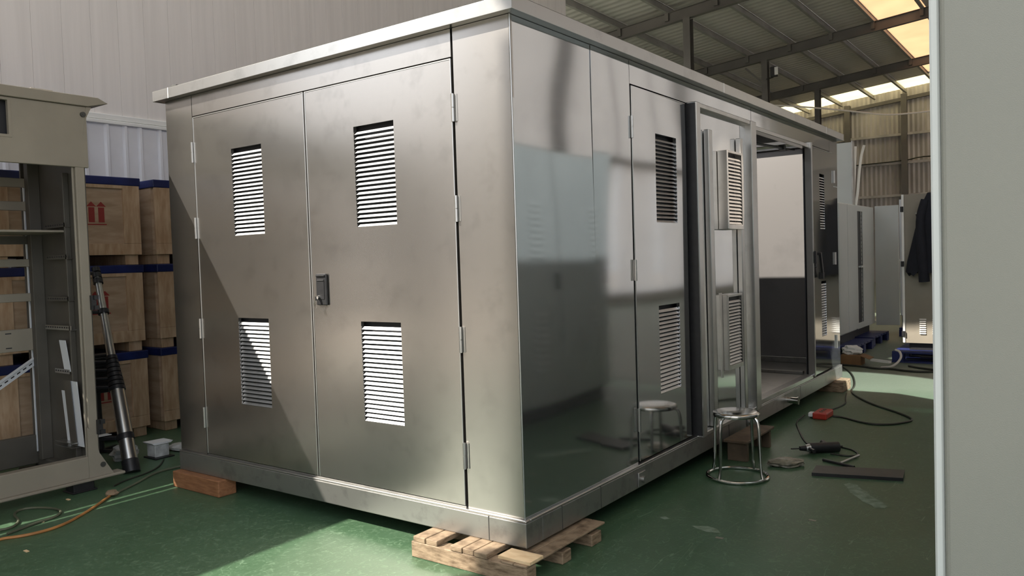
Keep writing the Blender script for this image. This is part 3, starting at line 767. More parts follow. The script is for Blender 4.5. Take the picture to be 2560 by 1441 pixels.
# bright mounting strip and horizontal rails
q = MB(); q.box(BX + .05, BX + .075, -.425, -.385, .18, 2.18); q.box(BX + .075, BX + .08, -.432, -.424, .18, 2.18); q.build('mounting_strip', M_WHITEP, RK)
for z0, z1, w_ in ((2.135, 2.20, .04), (1.965, 2.03, .04), (1.555, 1.61, .05), (1.30, 1.36, .05)):
    q = MB(); q.box(BX + .08, BX + .08 + w_, -3.3, -.345, z0, z1); q.build('cross_rail', M_BEIGE, RK, bevel=.003)
q = MB(); q.box(BX + .08, BX + .12, -3.3, -.345, .94, 1.10); CR = q.build('cross_rail', M_BEIGE, RK, bevel=.003)
for k in range(8):
    for zz in (.965, 1.07):
        MB().box(BX + .12, BX + .1205, -.62 - k * .11, -.58 - k * .11, zz, zz + .008).build('slot', M_DARK, CR)
q = MB(); q.box(BX + .06, -3.62, -3.3, -.38, 1.785, 1.80); q.build('shelf', M_BEIGE, RK, bevel=.002)
q = MB(); q.box(BX + .06, BX + .1, -3.3, -.36, 1.72, 1.78); q.build('shelf_rail', M_BEIGESHADE, RK)
# little perforated brackets on the end panel
def bracket(x0, x1, z, bright=False):
    q = MB(); q.box(x0, x1, -.40, -.362, z - .018, z - .014); q.box(x0, x1, -.40, -.397, z - .014, z + .014)
    o = q.build('slotted_bracket', M_ALU if bright else M_BEIGESHADE, RK)
    n = int((x1 - x0) / .035)
    for k in range(n):
        MB().box(x0 + .01 + k * .035, x0 + .028 + k * .035, -.4012, -.40, z - .005, z + .005).build('slot', M_DARK, o)
bracket(-3.90, -3.59, 1.84); bracket(-3.90, -3.58, 1.615); bracket(-3.92, -3.59, 1.318); bracket(-3.98, -3.58, 1.112, True); bracket(-3.86, -3.64, .80, True)
# diagonal perforated strip
q = MB(); q.bar((-4.12, -.42, .86), (-3.86, -1.15, .50), .012, .055); q.bar((-4.113, -.42, .885), (-3.853, -1.15, .525), .02, .008)
DS = q.build('slotted_strip', M_WHITEP, RK)
for k in range(14):
    t = .04 + k * .066; a = Vector((-4.12, -.42, .855)).lerp(Vector((-3.86, -1.15, .495)), t); bb = Vector((-4.12, -.42, .855)).lerp(Vector((-3.86, -1.15, .495)), t + .035)
    q = MB(); q.bar(a + Vector((.0064, -.002, 0)), bb + Vector((.0064, -.002, 0)), .004, .008); q.build('slot', M_DARK, DS)
# leaning offcut strips inside the frame
for i_, (x0, x1, z0, z1, m_, yy) in enumerate(((-3.77, -3.62, 1.02, .80, M_WHITEP, -.395), (-3.62, -3.46, .735, .28, M_WHITEP, -.40), (-3.76, -3.66, .66, .26, M_WHITEP, -.40), (-3.70, -3.58, .74, .28, M_BEIGESHADE, -.41))):
    dx = .06
    q = MB(); q.prism([(x0 - .01, z0), (x0 + .085, z0), (x0 + .085 + dx, z1), (x0 - .01 + dx, z1)], 1, yy - .003, yy)
    q.build('offcut_strip', m_, RK)
for zz in (.30, .27): MB().box(-3.80, -3.55, -.45, -.38, zz, zz + .006).build('foot_tray', M_ALU, RK)
for zz in (1.29, .43):
    q = MB(); q.box(FX - .01, FX + .022, -.375, -.34, zz - .05, zz + .05); q.box(FX + .02, FX + .035, -.36, -.33, zz - .05, zz - .02); q.box(FX + .02, FX + .035, -.36, -.33, zz + .02, zz + .05); q.build('catch', M_BLACK, RK)
# feet
for (xx, yy) in ((-3.42, -.47), (-4.15, -.47), (-3.42, -3.2), (-4.15, -3.2)):
    q = MB(); q.box(xx - .06, xx + .06, yy - .07, yy + .07, 0, .072); q.box(xx - .075, xx + .075, yy - .085, yy + .085, 0, .012); q.build('foot', M_BLACK, RK, bevel=.006)

# ================================================================== WOODEN CRATES
CX0, CX1 = -5.68, -4.75
def crate(y0, y1, zf, label, arrows, jitter):
    t = thing('wooden_crate', label, 'crate', ((CX0 + CX1) / 2, (y0 + y1) / 2, zf), 'stacked wooden crates along the left wall')
    z0 = zf + .09; z1 = zf + .705
    x1 = CX1 + jitter
    MB().box(CX0, x1 - .025, y0 + .02, y1 - .02, z0, z1 - .01).build('crate_body', M_BOARD, t)
    MB().box(x1 - .025, x1 - .012, y0 + .02, y1 - .02, z0, z1).build('front_board', M_BOARD, t)
    for a, b_ in ((y0, y0 + .15), (y1 - .15, y1)): MB().box(x1 - .012, x1 + .010, a, b_, z0 + .1, z1).build('batten', M_BATTEN, t, bevel=.002)
    MB().box(x1 - .012, x1 + .010, y0, y1, z0, z0 + .099).build('batten', M_BATTEN, t, bevel=.002)
    MB().box(x1 - .012, x1 + .012, y0 + .15, y1 - .15, z1 - .03, z1).build('batten', M_BATTEN, t, bevel=.002)
    for sgn, yy in ((-1, y0), (1, y1)):
        ya, yb = (yy - .0, yy + .02) if sgn < 0 else (yy - .02, yy)
        n = 5; wz = (CX1 - CX0 - .05) / n
        for k in range(n):
            MB().box(CX0 + k * wz + .002, CX0 + (k + 1) * wz - .002, ya, yb, z0, z1).build('side_plank', M_BOARD, t)
    for k in range(3):
        b0_ = y0 + .02 + k * (y1 - y0 - .16) / 2
        MB().box(CX0 + .02, x1 - .02, b0_, b0_ + .12, zf, z0).build('skid', M_BATTEN, t, bevel=.004)
    q = MB(); q.box(CX0 - .01, x1 + .016, y0 - .012, y1 + .012, z1 + .0, z1 + .072)
    q.build('blue_cover', M_BLUE, t, bevel=.008, seg=2)
    if arrows:
        yc, zc = y0 + .85, z0 + .36
        xx = x1 - .0115
        for dy in (-.042, .042):
            q = MB(); q.box(xx, xx + .001, yc + dy - .026, yc + dy + .026, zc - .075, zc + .055); q.prism([(yc + dy - .042, zc + .062), (yc + dy + .042, zc + .062), (yc + dy, zc + .105)], 0, xx, xx + .001); q.build('arrow_mark', M_RED, t)
        MB().box(xx, xx + .001, yc - .085, yc + .085, zc - .098, zc - .088).build('mark_line', M_RED, t)
tier = ['bottom', 'middle', 'top']
for c_, (y0, y1) in enumerate(((-1.75, -.50), (-.45, .78), (.925, 2.1), (-3.05, -1.80))):  # the last stack is unseen, added for its shade on the floor
    for k in range(3):
        where = ['in the stack seen through the beige frame', 'in the stack beside the telescopic ladder', 'in the far stack next to the steel enclosure', 'in an unseen stack added to shade the floor by the beige frame'][c_]
        crate(y0, y1, .0 + k * .777, '%s wooden crate with blue cover %s' % (tier[k], where), c_ == 1, [0, .006, -.004, .004][(c_ + k) % 4])

# pale offcut paper on the far crate
MB().box(-4.738, -4.734, .99, 1.08, 2.05, 2.16).build('note', M_FRESH, None) if False else None

# ================================================================== LADDER, STAND, WRAP
a = Vector((-3.56, -.03, 0)); top = Vector((-4.40, .19, 1.56)); dlad = (top - a)
LD = thing('telescopic_ladder', 'collapsed telescopic aluminium ladder leaning beside the wooden crates', 'ladder', tuple(a))
off = Vector((-.26, -.235, 0))
for kk, o_ in enumerate((Vector((0, 0, 0)), off)):
    P_ = lambda t: a + dlad * t + o_
    MB().tube([P_(.02), P_(.38)], [.056, .052], 16).build('rail', M_ALU, LD)
    MB().tube([P_(.0), P_(.055)], .060, 14).build('foot_cap', M_BLACK, LD)
    MB().tube([P_(.52), P_(.93)], [.033, .026], 14).build('upper_tube', M_ALU, LD)
    for j in range(8):
        MB().tube([P_(.372 + j * .021), P_(.372 + j * .021 + .016)], .060 - .0026 * j, 14).build('collar', M_BLACK, LD)
    q = MB()
    for j in range(3): q.tube([P_(.90 + j * .03), P_(.90 + j * .03 + .022)], .038 - .003 * j, 12)
    q.build('top_cap', M_BLACK, LD)
    q = MB(); q.tube([P_(.745), P_(.765)], .042, 12); q.build('collar', M_BLACK, LD)
    q = MB(); q.tube([P_(.145), P_(.17)], .062, 12); q.build('collar', M_BLACK, LD)
for t in (.157, .755, .955): 
    q = MB(); q.bar(a + dlad * t, a + dlad * t + off, .05, .028); q.build('rung', M_BLACK, LD, bevel=.004)
for t in (.39, .43, .47, .51):
    q = MB(); q.bar(a + dlad * t, a + dlad * t + off, .045, .02); q.build('rung', M_BLACK, LD, bevel=.004)
q = MB().box(-3.80, -3.70, -.28, -.12, .268, .272)
pp = a + dlad * .157 + off * .5
tag(MB().box(pp.x - .035, pp.x + .035, pp.y - .10, pp.y + .06, pp.z + .021, pp.z + .025).build('paper_sheet', M_PAPER), 'small white paper lying on the lowest black ladder rung', 'paper')
ST = thing('black_stand', 'black ribbed box on a dark pole stand behind the ladder', 'stand', (-4.42, .17, 0))
MB().box(-4.50, -4.38, .02, .30, .50, .82).build('ribbed_box', M_BLACK, ST, bevel=.01, seg=2)
for k in range(9): MB().box(-4.381, -4.374, .03, .29, .525 + k * .032, .537 + k * .032).build('box_rib', M_BLACK, ST, bevel=.002)
MB().tube([(-4.44, .19, .03), (-4.44, .18, .50)], .02, 10).build('pole', M_BLACK, ST)
q = MB()
for k in range(4):
    an = k * PI / 2 + .4; q.bar((-4.44, .19, .02), (-4.44 + .22 * math.cos(an), .19 + .17 * math.sin(an), .015), .03, .02)
q.build('stand_foot', M_BLACK, ST)

def crumple(name, label, cat, c, r, m, seed, sub=3, amp=.35):
    rnd = random.Random(seed)
    bm = bmesh.new(); bmesh.ops.create_icosphere(bm, subdivisions=sub, radius=1)
    ph = [rnd.uniform(0, 6) for _ in range(9)]
    for v in bm.verts:
        n_ = v.co.copy()
        d = 1 + amp * (math.sin(5 * n_.x + ph[0]) * math.sin(4 * n_.y + ph[1]) + .6 * math.sin(9 * n_.z + ph[2] + 3 * n_.x) + .4 * rnd.uniform(-1, 1)) * .6
        v.co = Vector((n_.x * r[0] * d, n_.y * r[1] * d, max(n_.z * r[2] * d, -r[2] * .75)))
    zmin = min(v.co.z for v in bm.verts)
    me = bpy.data.meshes.new(name)
    for v in bm.verts: v.co.z -= zmin
    bm.to_mesh(me); bm.free(); me.materials.append(m)
    o = bpy.data.objects.new(name, me); COL.objects.link(o); o.location = c
    ORG[o.name] = Vector(c)
    return tag(o, label, cat)
crumple('plastic_film', 'crumpled clear plastic film on the floor beside the wooden crates', 'plastic film', (-4.03, .16, 0), (.09, .10, .07), M_FILM, 3)
crumple('plastic_film', 'flat white plastic film behind the left end of the steel enclosure', 'plastic film', (-3.88, .60, 0), (.17, .10, .03), M_FILM, 5, amp=.25)
PB = thing('small_carton', 'small silver carton with a white flap on the floor by the ladder foot', 'box', (-3.84, .32, 0))
q = MB(); q.box(-3.92, -3.80, .29, .41, .01, .11); q.build('carton_body', M_FILM, PB, bevel=.004)
q = MB(); q.prism([(.28, .112), (.42, .112), (.44, .125), (.26, .13)], 0, -3.93, -3.79); q.build('carton_flap', M_PAPER, PB)
MB().box(-3.94, -3.76, .27, .43, 0, .01).build('carton_base', M_BLACK, PB)

# cables lower left
def cable(name, label, pts, r, m, sm=3, cat='cable', lift=True):
    z = r if lift else 0
    P_ = [Vector((p[0], p[1], (p[2] if len(p) > 2 else 0) + z)) for p in pts]
    return tag(MB().tube(P_, r, 7, smoothpath=sm).build(name, m), label, cat)
cable('extension_cable', 'orange cable running across the floor past the beige frame', [(-2.70, -1.35), (-2.80, -1.22), (-2.715, -1.117), (-2.70, -.93), (-2.86, -.69), (-3.05, -.47), (-3.12, -.40)], .0085, M_CABLEO)
cable('extension_cable', 'grey green cable curving towards the left corner of the enclosure', [(-3.08, -.44), (-3.15, -.30), (-3.22, -.18), (-3.371, .03), (-3.39, .22), (-3.30, .40), (-3.1, .6)], .008, M_CABLEG)
cable('looped_cable', 'looped brown cable lying left of the orange cable', [(-2.92, -1.30), (-2.98, -1.17, .0), (-2.94, -1.09), (-3.05, -1.0), (-3.24, -.97), (-3.31, -.88), (-3.2, -.79), (-3.04, -.76), (-2.93, -.84), (-2.91, -.98), (-2.88, -1.06, .0), (-2.85, -1.15, .0)], .0075, M_CABLEG)
crumple('tape_knot', 'knotted tan tape where two floor cables join', 'tape', (-3.10, -.415, 0), (.045, .04, .022), M_PALLET, 11, sub=2)
cable('thin_cable', 'thin dark cable trailing to the small carton', [(-3.30, -.30), (-3.38, -.18), (-3.42, .0), (-3.52, .16), (-3.70, .30)], .006, M_CABLED)
for i_, (x_, y_) in enumerate(((-2.46, -1.21), (-2.93, -.93), (-3.27, -.62))):
    tag(MB().box(x_ - .018, x_ + .018, y_ - .008, y_ + .008, 0, .004).build('paper_scrap', M_FRESH), ['pale scrap on the sunlit floor at the bottom left', 'pale scrap on the floor beside the looped cable', 'pale scrap on the floor under the beige frame'][i_], 'scrap')

# ================================================================== STOOL
SC = Vector((.292, 2.03, 0))
S = thing('round_stool', 'round steel stool with four bent tube legs and floor ring', 'stool', tuple(SC))
MB().lathe(SC + Vector((0, 0, .425)), [(0, .018), (.13, .0185), (.148, .014), (.153, .004), (.150, -.012), (.143, -.012), (.143, 0), (0, .002)], 36).build('seat', M_CHROME, S, sharp=50)
for k in range(4):
    an = math.radians(-15 + 90 * k); d = Vector((math.cos(an), math.sin(an), 0))
    pts = [SC + d * .10 + Vector((0, 0, .419)), SC + d * .150 + Vector((0, 0, .414)), SC + d * .172 + Vector((0, 0, .37)), SC + d * .176 + Vector((0, 0, .20)), SC + d * .182 + Vector((0, 0, .07)), SC + d * .196 + Vector((0, 0, .012))]
    MB().tube(pts, .0105, 10, smoothpath=2).build('leg', M_CHROME, S)
MB().tube([SC + Vector((.196 * math.cos(2 * PI * k / 40), .196 * math.sin(2 * PI * k / 40), .0115)) for k in range(40)], .0115, 10, closed=True).build('floor_ring', M_CHROME, S)

# low wooden step
WS = thing('wooden_step', 'low brown wooden step on the floor behind the round stool', 'step', (.15, 2.72, 0))
MB().box(.06, .235, 2.38, 2.98, .135, .155).build('tread', M_BROWNW, WS, bevel=.004)
for yy in (2.42, 2.90): MB().box(.075, .22, yy, yy + .04, 0, .135).build('step_support', M_BROWNW, WS, bevel=.003)
MB().box(.07, .09, 2.46, 2.90, .06, .12).build('step_rail', M_BROWNW, WS)

# ================================================================== THINGS ON THE FLOOR AT RIGHT
crumple('plastic_bag', 'long crumpled translucent plastic bag on the floor beside the stool', 'bag', (.475, 2.455, 0), (.075, .12, .032), M_BAG, 21, amp=.22).rotation_euler.z = -.95
# drill
DC = Vector((.55, 2.93, 0))
DR = thing('electric_drill', 'black corded electric drill lying on the green floor', 'drill', tuple(DC))
ax = (Vector((.665, 2.99, 0)) - Vector((.455, 2.82, 0))).normalized(); side = Vector((-ax.y, ax.x, 0))
o0 = Vector((.47, 2.835, .04))
MB().tube([o0 + ax * .07, o0 + ax * .10, o0 + ax * .12, o0 + ax * .27, o0 + ax * .285], .038, 14).build('motor_body', M_BLACK, DR)
MB().tube([o0 + ax * .04, o0 + ax * .075], [.024, .034], 14).build('gear_case', M_GALV, DR)
MB().tube([o0 - ax * .005, o0 + ax * .04], [.016, .022], 12).build('chuck', M_BLACK, DR)
MB().tube([o0 - ax * .07, o0], .005, 8).build('drill_bit', M_STEELBAR, DR)
h0 = o0 + ax * .20
MB().tube([h0 + side * .02, h0 + side * .08 - ax * -.02, h0 + side * .15 + ax * .035], [.026, .021], 12).build('handle', M_BLACK, DR)
q = MB(); q.bar(h0 + side * .055 - ax * .025, h0 + side * .085 - ax * .02, .018, .02); q.build('trigger', M_STEELBAR, DR)
q = MB(); q.tube([o0 + ax * .06, o0 + ax * .06 - side * .10], .014, 10); q.build('side_handle', M_BLACK, DR)
# red socket block
SO = thing('socket_block', 'red extension socket block on the green floor', 'socket', (.265, 4.22, 0))
MB().box(.205, .325, 4.10, 4.34, 0, .06).build('socket_body', M_REDPL, SO, bevel=.012, seg=2)
for yy in (4.16, 4.22, 4.28): MB().tube([(.265, yy, .06), (.265, yy, .0615)], .018, 14).build('outlet', M_BLACK, SO)
MB().box(.16, .205, 4.13, 4.20, .012, .05).build('plug', M_PAPER, SO, bevel=.006)
cable('extension_lead', 'dark extension lead looping wide across the floor from the red socket block', [(.335, 4.27), (.43, 4.27), (.638, 4.08), (.82, 4.10), (.955, 4.33), (.95, 4.46), (.812, 4.66), (.462, 5.05), (.16, 5.6), (.14, 6.0), (-.10, 6.9), (-.36, 7.45)], .0085, M_CABLED)
cable('drill_cord', 'black drill cord curving up to the red socket block', [(.70, 3.10, .02), (.60, 3.12), (.47, 3.07), (.36, 3.28), (.225, 3.62), (.12, 3.90), (.135, 4.12, .02)], .0065, M_CABLED)
cable('tool_cord', 'black cord forming a point right of the drill', [(.64, 3.16), (.72, 3.14), (.79, 3.09), (.845, 2.97), (.79, 2.90), (.66, 2.92)], .006, M_CABLED)
cable('cord', 'thin dark cord lying from the red socket block towards the far timber block', [(.245, 4.33, .03), (.23, 4.5), (.30, 4.9), (.22, 5.2), (.16, 5.5)], .006, M_CABLED)
FLO = bpy.data.objects['floor']
def patch(pts, z=.0012):  # flat patch, paler than the floor around it
    q = MB(); q.add([(x, y, z) for x, y in pts], [tuple(range(len(pts)))])
    return q.build('pale_patch', M_PALE, FLO)
patch([(.925, 2.19), (.95, 2.235), (1.0, 2.22), (1.04, 2.14), (1.09, 2.09), (1.12, 2.02), (1.2, 1.93), (1.245, 1.86), (1.235, 1.81), (1.19, 1.79), (1.16, 1.84), (1.11, 1.87), (1.06, 1.95), (1.0, 2.03), (.97, 2.11)])
patch([(.42, .98), (.50, 1.02), (.56, 1.0), (.60, .95), (.53, .93), (.47, .95)])
patch([(.20, 1.02), (.23, 1.05), (.27, 1.03), (.25, 1.0)])
TW = thing('t_wrench', 'black T handle wrench lying on the floor in front of the drill', 'wrench', (.80, 2.72, 0))
MB().tube([(.665, 2.70, .011), (.895, 2.60, .011)], .010, 10).build('cross_bar', M_BLACK, TW)
MB().tube([(.79, 2.66, .012), (.85, 2.94, .012)], .008, 10).build('shaft', M_GALV, TW)
SB = thing('steel_strip', 'flat dull grey steel strip with a turned-down edge on the floor near the foreground cabinet', 'steel strip', (.95, 2.45, 0))
MB().prism([(.70, 2.29), (1.225, 2.44), (1.20, 2.65), (.675, 2.49)], 2, .018, .022).build('strip_face', M_STEELBAR, SB)
q = MB(); q.bar((.70, 2.291, .010), (1.225, 2.441, .010), .004, .02); q.build('strip_edge', M_BLACK, SB)
q = MB(); q.bar((.68, 2.487, .010), (1.198, 2.645, .010), .004, .02); q.build('strip_edge', M_BLACK, SB)
for i_, (x_, y_) in enumerate(((.62, .88), (.95, 1.40))):
    tag(MB().box(x_ - .02, x_ + .02, y_ - .01, y_ + .01, 0, .002).build('floor_scrap', M_BAG), ['torn scrap on the dark floor at the bottom right', 'torn scrap on the dark floor nearer the foreground cabinet'][i_], 'scrap')

# ================================================================== FOREGROUND CABINET ROW
def vent_rows(fr, u0, u1, z0, z1, n, parent, m):
    p = (z1 - z0) / n
    q = MB(); q.add([fr(u0, z0, 0), fr(u1, z0, 0), fr(u1, z0 + p * .55, 0), fr(u0, z0 + p * .55, 0), fr(u0 + .006, z0, .016), fr(u1 - .006, z0, .016)],
                    [(0, 1, 5, 4), (4, 5, 2, 3), (0, 4, 3), (1, 2, 5)])
    f_ = q.build('vent_slat', m, parent)
    for k in range(1, n): share(f_, 'vent_slat', parent, (0, 0, p * k))
def grey_cabinet(y0, y1, label, group=None, vents=True):
    t = thing('grey_cabinet', label, 'cabinet', (2.5, (y0 + y1) / 2, 0), group)
    MB().box(1.925, 3.1, y0, y1, .12, 2.55).build('cabinet_body', M_GREY, t, bevel=.012, seg=3)
    MB().box(1.96, 3.06, y0 + .02, y1 - .02, 0, .12).build('plinth', M_BLACK, t)
    d = sheet(NX(1.925), y0 + .01, y1 - .01, .14, 2.53, .001, .022).build('cabinet_door', M_GREY2, t, bevel=.005)
    if vents:
        vent_rows(NX(1.903), y0 + .57, y0 + .77, 1.50, 2.03, 9, d, M_GREY2); vent_rows(NX(1.903), y0 + .57, y0 + .77, .45, 1.03, 9, d, M_GREY2)
    q = MB(); q.box(1.878, 1.903, y1 - .09, y1 - .06, 1.2, 1.36); q.build('cabinet_handle', M_BLACK, d, bevel=.004)
grey_cabinet(-1.0, .10, 'grey powder coated cabinet filling the right edge of the foreground')
GR = 'row of grey cabinets seen in the polished side'
for k, (y0, y1) in enumerate(((.103, 1.18), (1.183, 2.26), (2.263, 3.29), (3.293, 4.32))):
    grey_cabinet(y0, y1, 'grey louvred cabinet, %s of the row reflected in the polished side' % ['second after the foreground cabinet', 'third', 'fourth', 'last'][k], GR)

# ================================================================== FAR END
BC = thing('beige_cabinet', 'beige cabinet with a dark jacket hanging on its door, on a blue pallet', 'cabinet', (.6, 8.6, 0))
MB().box(.245, 1.0, 8.33, 9.0, .25, 2.16).build('cabinet_body', M_BEIGE, BC, bevel=.008)
MB().box(.27, .98, 8.36, 8.97, .145, .25).build('plinth', M_BLACK, BC)
d = sheet(NY(8.33), .235, 1.0, .235, 2.17, .0, .03).build('cabinet_door', M_BEIGE, BC, bevel=.006)
q = MB(); q.box(.205, .235, 8.29, 8.34, .24, 2.17); q.build('door_edge', M_TRIM, d, bevel=.004)
for zz in (1.98, 1.27, .36): MB().box(.195, .232, 8.27, 8.33, zz - .035, zz + .035).build('hinge', M_BLACK, d, bevel=.003)
vent_rows(NY(8.30), .40, .48, .36, .57, 8, d, M_TRIM); vent_rows(NY(8.30), .55, .68, .36, .57, 8, d, M_TRIM)
MB().box(.37, .42, 8.285, 8.30, 1.915, 1.925).build('door_handle', M_GALV, d)
# jacket
jm = MB()
prof = [(2.17, .52, .60), (2.05, .46, .66), (1.9, .42, .72), (1.7, .37, .76), (1.5, .33, .80), (1.3, .285, .84), (1.17, .26, .86), (1.15, .27, .86)]
n = 24; vs = []
for r_, (z, u0, u1) in enumerate(prof):
    for k in range(n):
        an = 2 * PI * k / n; cu = (u0 + u1) / 2; hw = (u1 - u0) / 2
        fold = 1 + .16 * math.sin(5 * an + r_ * .35) * min(1, r_ / 2)
        yy = 8.23 + .06 * math.sin(an) * fold * (1 if r_ else .5)
        vs.append((cu + hw * math.cos(an) * (1 + .03 * math.sin(3 * an + r_)), min(yy, 8.288), z - (.06 * (k % 5 == 0) if r_ == len(prof) - 2 else 0)))
fs = [(i * n + k, i * n + (k + 1) % n, (i + 1) * n + (k + 1) % n, (i + 1) * n + k) for i in range(len(prof) - 1) for k in range(n)]
jm.add(vs, fs, True); jm.add(vs[:n], [tuple(range(n))[::-1]]); jm.add(vs[-n:], [tuple(range(n))])
JK = thing('jacket', 'dark navy jacket hanging on the door of the beige cabinet', 'jacket', (.55, 8.22, 1.1))
jm.build('jacket_body', M_CLOTH, JK, sharp=60)
MB().tube([(.50, 8.20, 2.08), (.44, 8.18, 1.85), (.455, 8.17, 1.55), (.47, 8.18, 1.22), (.48, 8.19, 1.04)], [.05, .065], 12, smoothpath=2).build('sleeve', M_CLOTH, JK, sharp=60)
MB().tube([(.66, 8.20, 2.10), (.74, 8.18, 1.9), (.78, 8.17, 1.6), (.79, 8.19, 1.1)], [.055, .06], 12, smoothpath=2).build('sleeve', M_CLOTH, JK, sharp=60)
q = MB(); q.prism([(.39, 1.90), (.50, 1.93), (.47, 1.62), (.43, 1.66)], 1, 8.19, 8.235); q.build('collar_flap', M_CLOTH, JK)

def plastic_pallet(x0, x1, y0, y1, label):
    t = thing('plastic_pallet', label, 'pallet', ((x0 + x1) / 2, (y0 + y1) / 2, 0), 'blue plastic pallets under the far cabinets')
    n = 6; wz = (y1 - y0) / n
    for k in range(n): MB().box(x0, x1, y0 + k * wz + .012, y0 + (k + 1) * wz - .012, .115, .143).build('deck_slat', M_BLUEP, t, bevel=.004)
    for i_ in range(3):
        for j_ in range(3):
            a_ = x0 + i_ * (x1 - x0 - .14) / 2; b_ = y0 + j_ * (y1 - y0 - .14) / 2
            MB().box(a_, a_ + .14, b_, b_ + .14, .02, .115).build('pallet_foot', M_BLUEP, t, bevel=.006)
    for j_ in range(3):
        b_ = y0 + j_ * (y1 - y0 - .14) / 2
        MB().box(x0, x1, b_, b_ + .14, 0, .02).build('runner', M_BLUEP, t)
plastic_pallet(.10, 1.20, 8.12, 9.12, 'blue plastic pallet under the beige cabinet with the jacket')
plastic_pallet(-1.55, -.42, 8.45, 9.6, 'blue plastic pallet under the grey cabinet nearest the enclosure')
plastic_pallet(-1.6, -.45, 9.72, 10.85, 'blue plastic pallet under the open rack cabinet')
plastic_pallet(-.40, .55, 11.4, 12.4, 'blue plastic pallet under the white panel at the far end')

FC = thing('far_cabinet', 'pale grey closed cabinet just beyond the far end of the enclosure', 'cabinet', (-1.0, 9.0, .143))
MB().box(-1.3, -.645, 8.5, 9.55, .27, 2.14).build('cabinet_body', M_GREY2, FC, bevel=.006)
MB().box(-1.28, -.67, 8.52, 9.53, .144, .27).build('plinth', M_BLACK, FC)
for y0, y1 in ((8.52, 8.98), (9.0, 9.54)):
    MB().box(-.645, -.622, y0, y1, .29, 2.13).build('cabinet_door', M_GREY2, FC, bevel=.004)
RC = thing('rack_cabinet', 'pale grey open rack cabinet with a perforated rail and dark slot', 'cabinet', (-1.0, 10.2, .143))
q = MB(); q.box(-1.3, -.66, 9.64, 10.75, .27, 2.14); q.build('cabinet_body', M_DARK, RC)
q = sheet(PX(-.66), 9.62, 10.78, .27, 2.14, .002, .016, [(9.69, 10.02, .36, 2.05)]); q.build('front_frame', M_GREY2, RC, bevel=.004)
MB().box(-1.28, -.72, 9.66, 10.73, .144, .27).build('plinth', M_BLACK, RC)
q = MB(); q.box(-.658, -.650, 9.93, 9.97, .36, 2.05); RL = q.build('perforated_rail', M_GALV, RC)
for k in range(26): MB().box(-.650, -.6495, 9.94, 9.96, .42 + k * .062, .445 + k * .062).build('rail_hole', M_DARK, RL)
MB().box(-.64, -.60, 9.70, 10.02, 1.20, 1.225).build('cross_rail', M_GREY2, RC)
MB().box(-.63, -.28, 10.8, 10.835, .24, 2.16).build('open_door', M_GREY2, RC, bevel=.004)
WPn = thing('white_panel_cabinet', 'white back panel of a cabinet with a middle rail at the far end', 'cabinet', (0, 11.9, .143))
MB().box(-.42, .50, 11.65, 12.3, .33, 2.29).build('cabinet_body', M_WHITEP, WPn, bevel=.006)
MB().box(-.40, .48, 11.67, 12.28, .144, .33).build('plinth', M_BLACK, WPn)
for z0, z1 in ((.36, 1.24), (1.29, 2.26)): MB().box(-.40, .48, 11.635, 11.65, z0, z1).build('back_panel', M_WHITEP, WPn, bevel=.003)
MB().box(-.42, .50, 11.615, 11.65, 1.25, 1.285).build('cross_rail', M_TRIM, WPn, bevel=.003)
TPn = thing('tall_panel', 'tall pale grey partition panel standing beyond the far end of the enclosure', 'panel', (-2.2, 14.2, 0))
MB().box(-2.7, -1.70, 14.0, 14.12, 0, 3.63).build('panel_board', M_GREY2, TPn, bevel=.006)
q = MB(); q.box(-1.70, -1.675, 13.98, 14.14, 0, 3.65); q.build('panel_edge', M_GALV, TPn)
MB().box(-2.7, -1.3, 13.8, 14.3, 0, .03).build('panel_foot', M_GALV, TPn)
for k, (xb, xt, yb, lab) in enumerate(((-3.06, -3.0, 20.0, 'white tube leaning at the far wall, thickest and most upright'), (-2.93, -2.83, 19.9, 'white tube leaning at the far wall with the bent top'), (-3.22, -3.12, 20.1, 'white tube leaning at the far wall nearest the tall panel'))):
    pts = [(xb - .45, yb, .0), (xb, yb, 2.75), (xt, yb + .02, 3.9), (xt + (.10 if k == 1 else .01), yb + .02, 4.25)]
    tag(MB().tube(pts, .035 if k != 0 else .05, 8, smoothpath=1).build('white_tube', M_TRIM), lab, 'tube', 'white tubes leaning beyond the tall panel')

CB = thing('cardboard_box', 'small open cardboard box on the floor near the far end of the enclosure', 'box', (-.28, 7.75, 0))
MB().box(-.41, -.17, 7.62, 7.86, 0, .13).build('box_body', M_CARD, CB, bevel=.003)
q = MB(); q.prism([(-.17, .13), (-.06, .09), (-.062, .085), (-.17, .124)], 1, 7.62, 7.86); q.build('box_flap', M_CARD, CB)
crumple('white_bag', 'crumpled white plastic bag on top of the small cardboard box', 'bag', (-.29, 7.74, .131), (.12, .09, .07), M_PAPER, 31, amp=.3)
cable('far_hose', 'dark hose lying along the lit floor at the far end', [(-.42, 7.58), (-.1, 7.50), (.064, 7.36), (.2, 7.45), (.40, 7.30), (.66, 7.32), (.75, 7.50), (.50, 7.62), (.36, 7.75)], .012, M_CABLED)
cable('pale_hose', 'pale hose curling up off the floor before the far blue pallet', [(.10, 7.48), (.24, 7.42, .02), (.33, 7.48, .12), (.30, 7.56, .20), (.24, 7.60, .21)], .014, M_CABLEW)
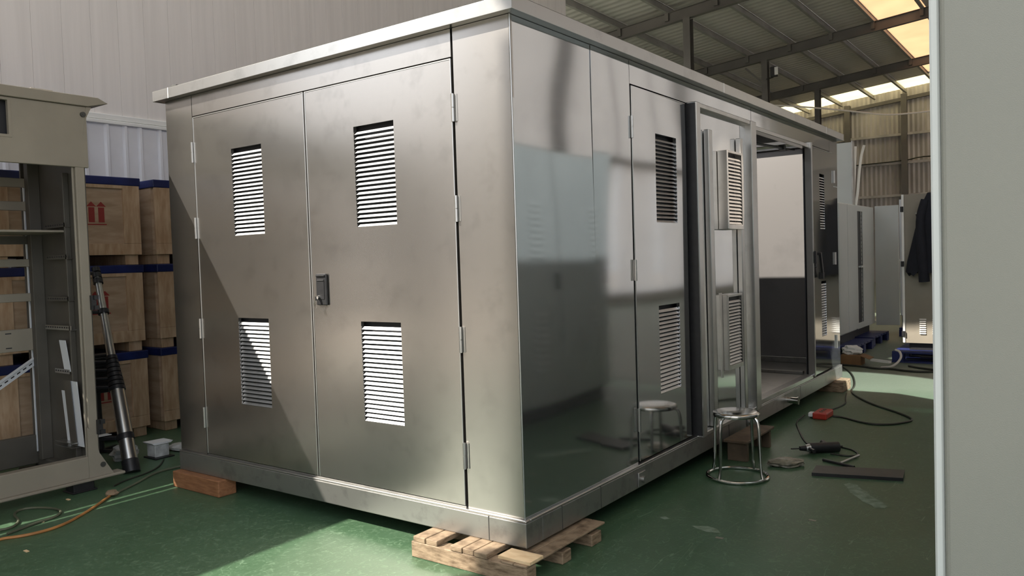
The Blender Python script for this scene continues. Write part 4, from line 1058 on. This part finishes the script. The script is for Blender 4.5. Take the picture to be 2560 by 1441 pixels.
tag(MB().bar((-.15, 8.15, .015), (.1, 8.0, .015), .05, .03).build('floor_batten', M_TRIM), 'thin pale batten on the floor before the far pallets', 'batten')

# floodlight on the second column, overhead cable
FLT = thing('floodlight', 'small black floodlight with pale lens on the second steel column', 'floodlight', (-5.5, 21.4, 6.9))
q = MB(); q.box(-5.66, -5.46, 21.30, 21.42, 6.76, 7.06); q.build('lamp_housing', M_BLACK, FLT, bevel=.01)
MB().box(-5.52, -5.42, 21.28, 21.30, 6.80, 7.03).build('lens', M_PAPER, FLT)
MB().bar((-5.82, 21.45, 6.74), (-5.6, 21.4, 6.76), .04, .03).build('bracket', M_BLACK, FLT)
FH = thing('floodlight', 'added unseen housing for the reflected-sun spot, high on the right wall', 'floodlight', tuple(SUN_BOUNCE_POS))  # this housing and the next two are made up for the added spots
MB().box(8.70, 9.0, 1.0, 1.4, 7.95, 8.3).build('lamp_housing', M_BLACK, FH)
FH2 = thing('floodlight', 'added unseen housing for the louvre fill spot on the right wall', 'floodlight', tuple(LOUVRE_FILL_POS))
MB().box(8.85, 9.0, 2.05, 2.35, 6.85, 7.15).build('lamp_housing', M_BLACK, FH2)
FH3 = thing('floodlight', 'added unseen housing for the cabinet fill spot, high on the left cladding wall', 'floodlight', tuple(CABINET_FILL_POS))
MB().box(-5.89, -5.70, 3.45, 3.75, 6.35, 6.65).build('lamp_housing', M_BLACK, FH3)
cable('overhead_cable', 'pale cable sagging under the roof at the right', [(-5.9, 20.0, 5.75), (-5.318, 20, 5.70), (-3.984, 20, 5.43), (-3.042, 20, 5.21), (-2.243, 20, 5.0), (-1.76, 20, 4.965), (-1.1, 20, 4.95), (2, 20, 5.1), (6.0, 20, 5.4)], .022, M_CABLEW, cat='cable', lift=False)
cable('wall_cable', 'black cable running along the middle girt of the back wall', [(-6.2, GY - .15, 4.99), (-4, GY - .15, 5.02), (-3.4, GY - .15, 5.12), (-2.9, GY - .15, 5.10), (4, GY - .15, 5.15)], .025, M_CABLED, sm=1, lift=False)
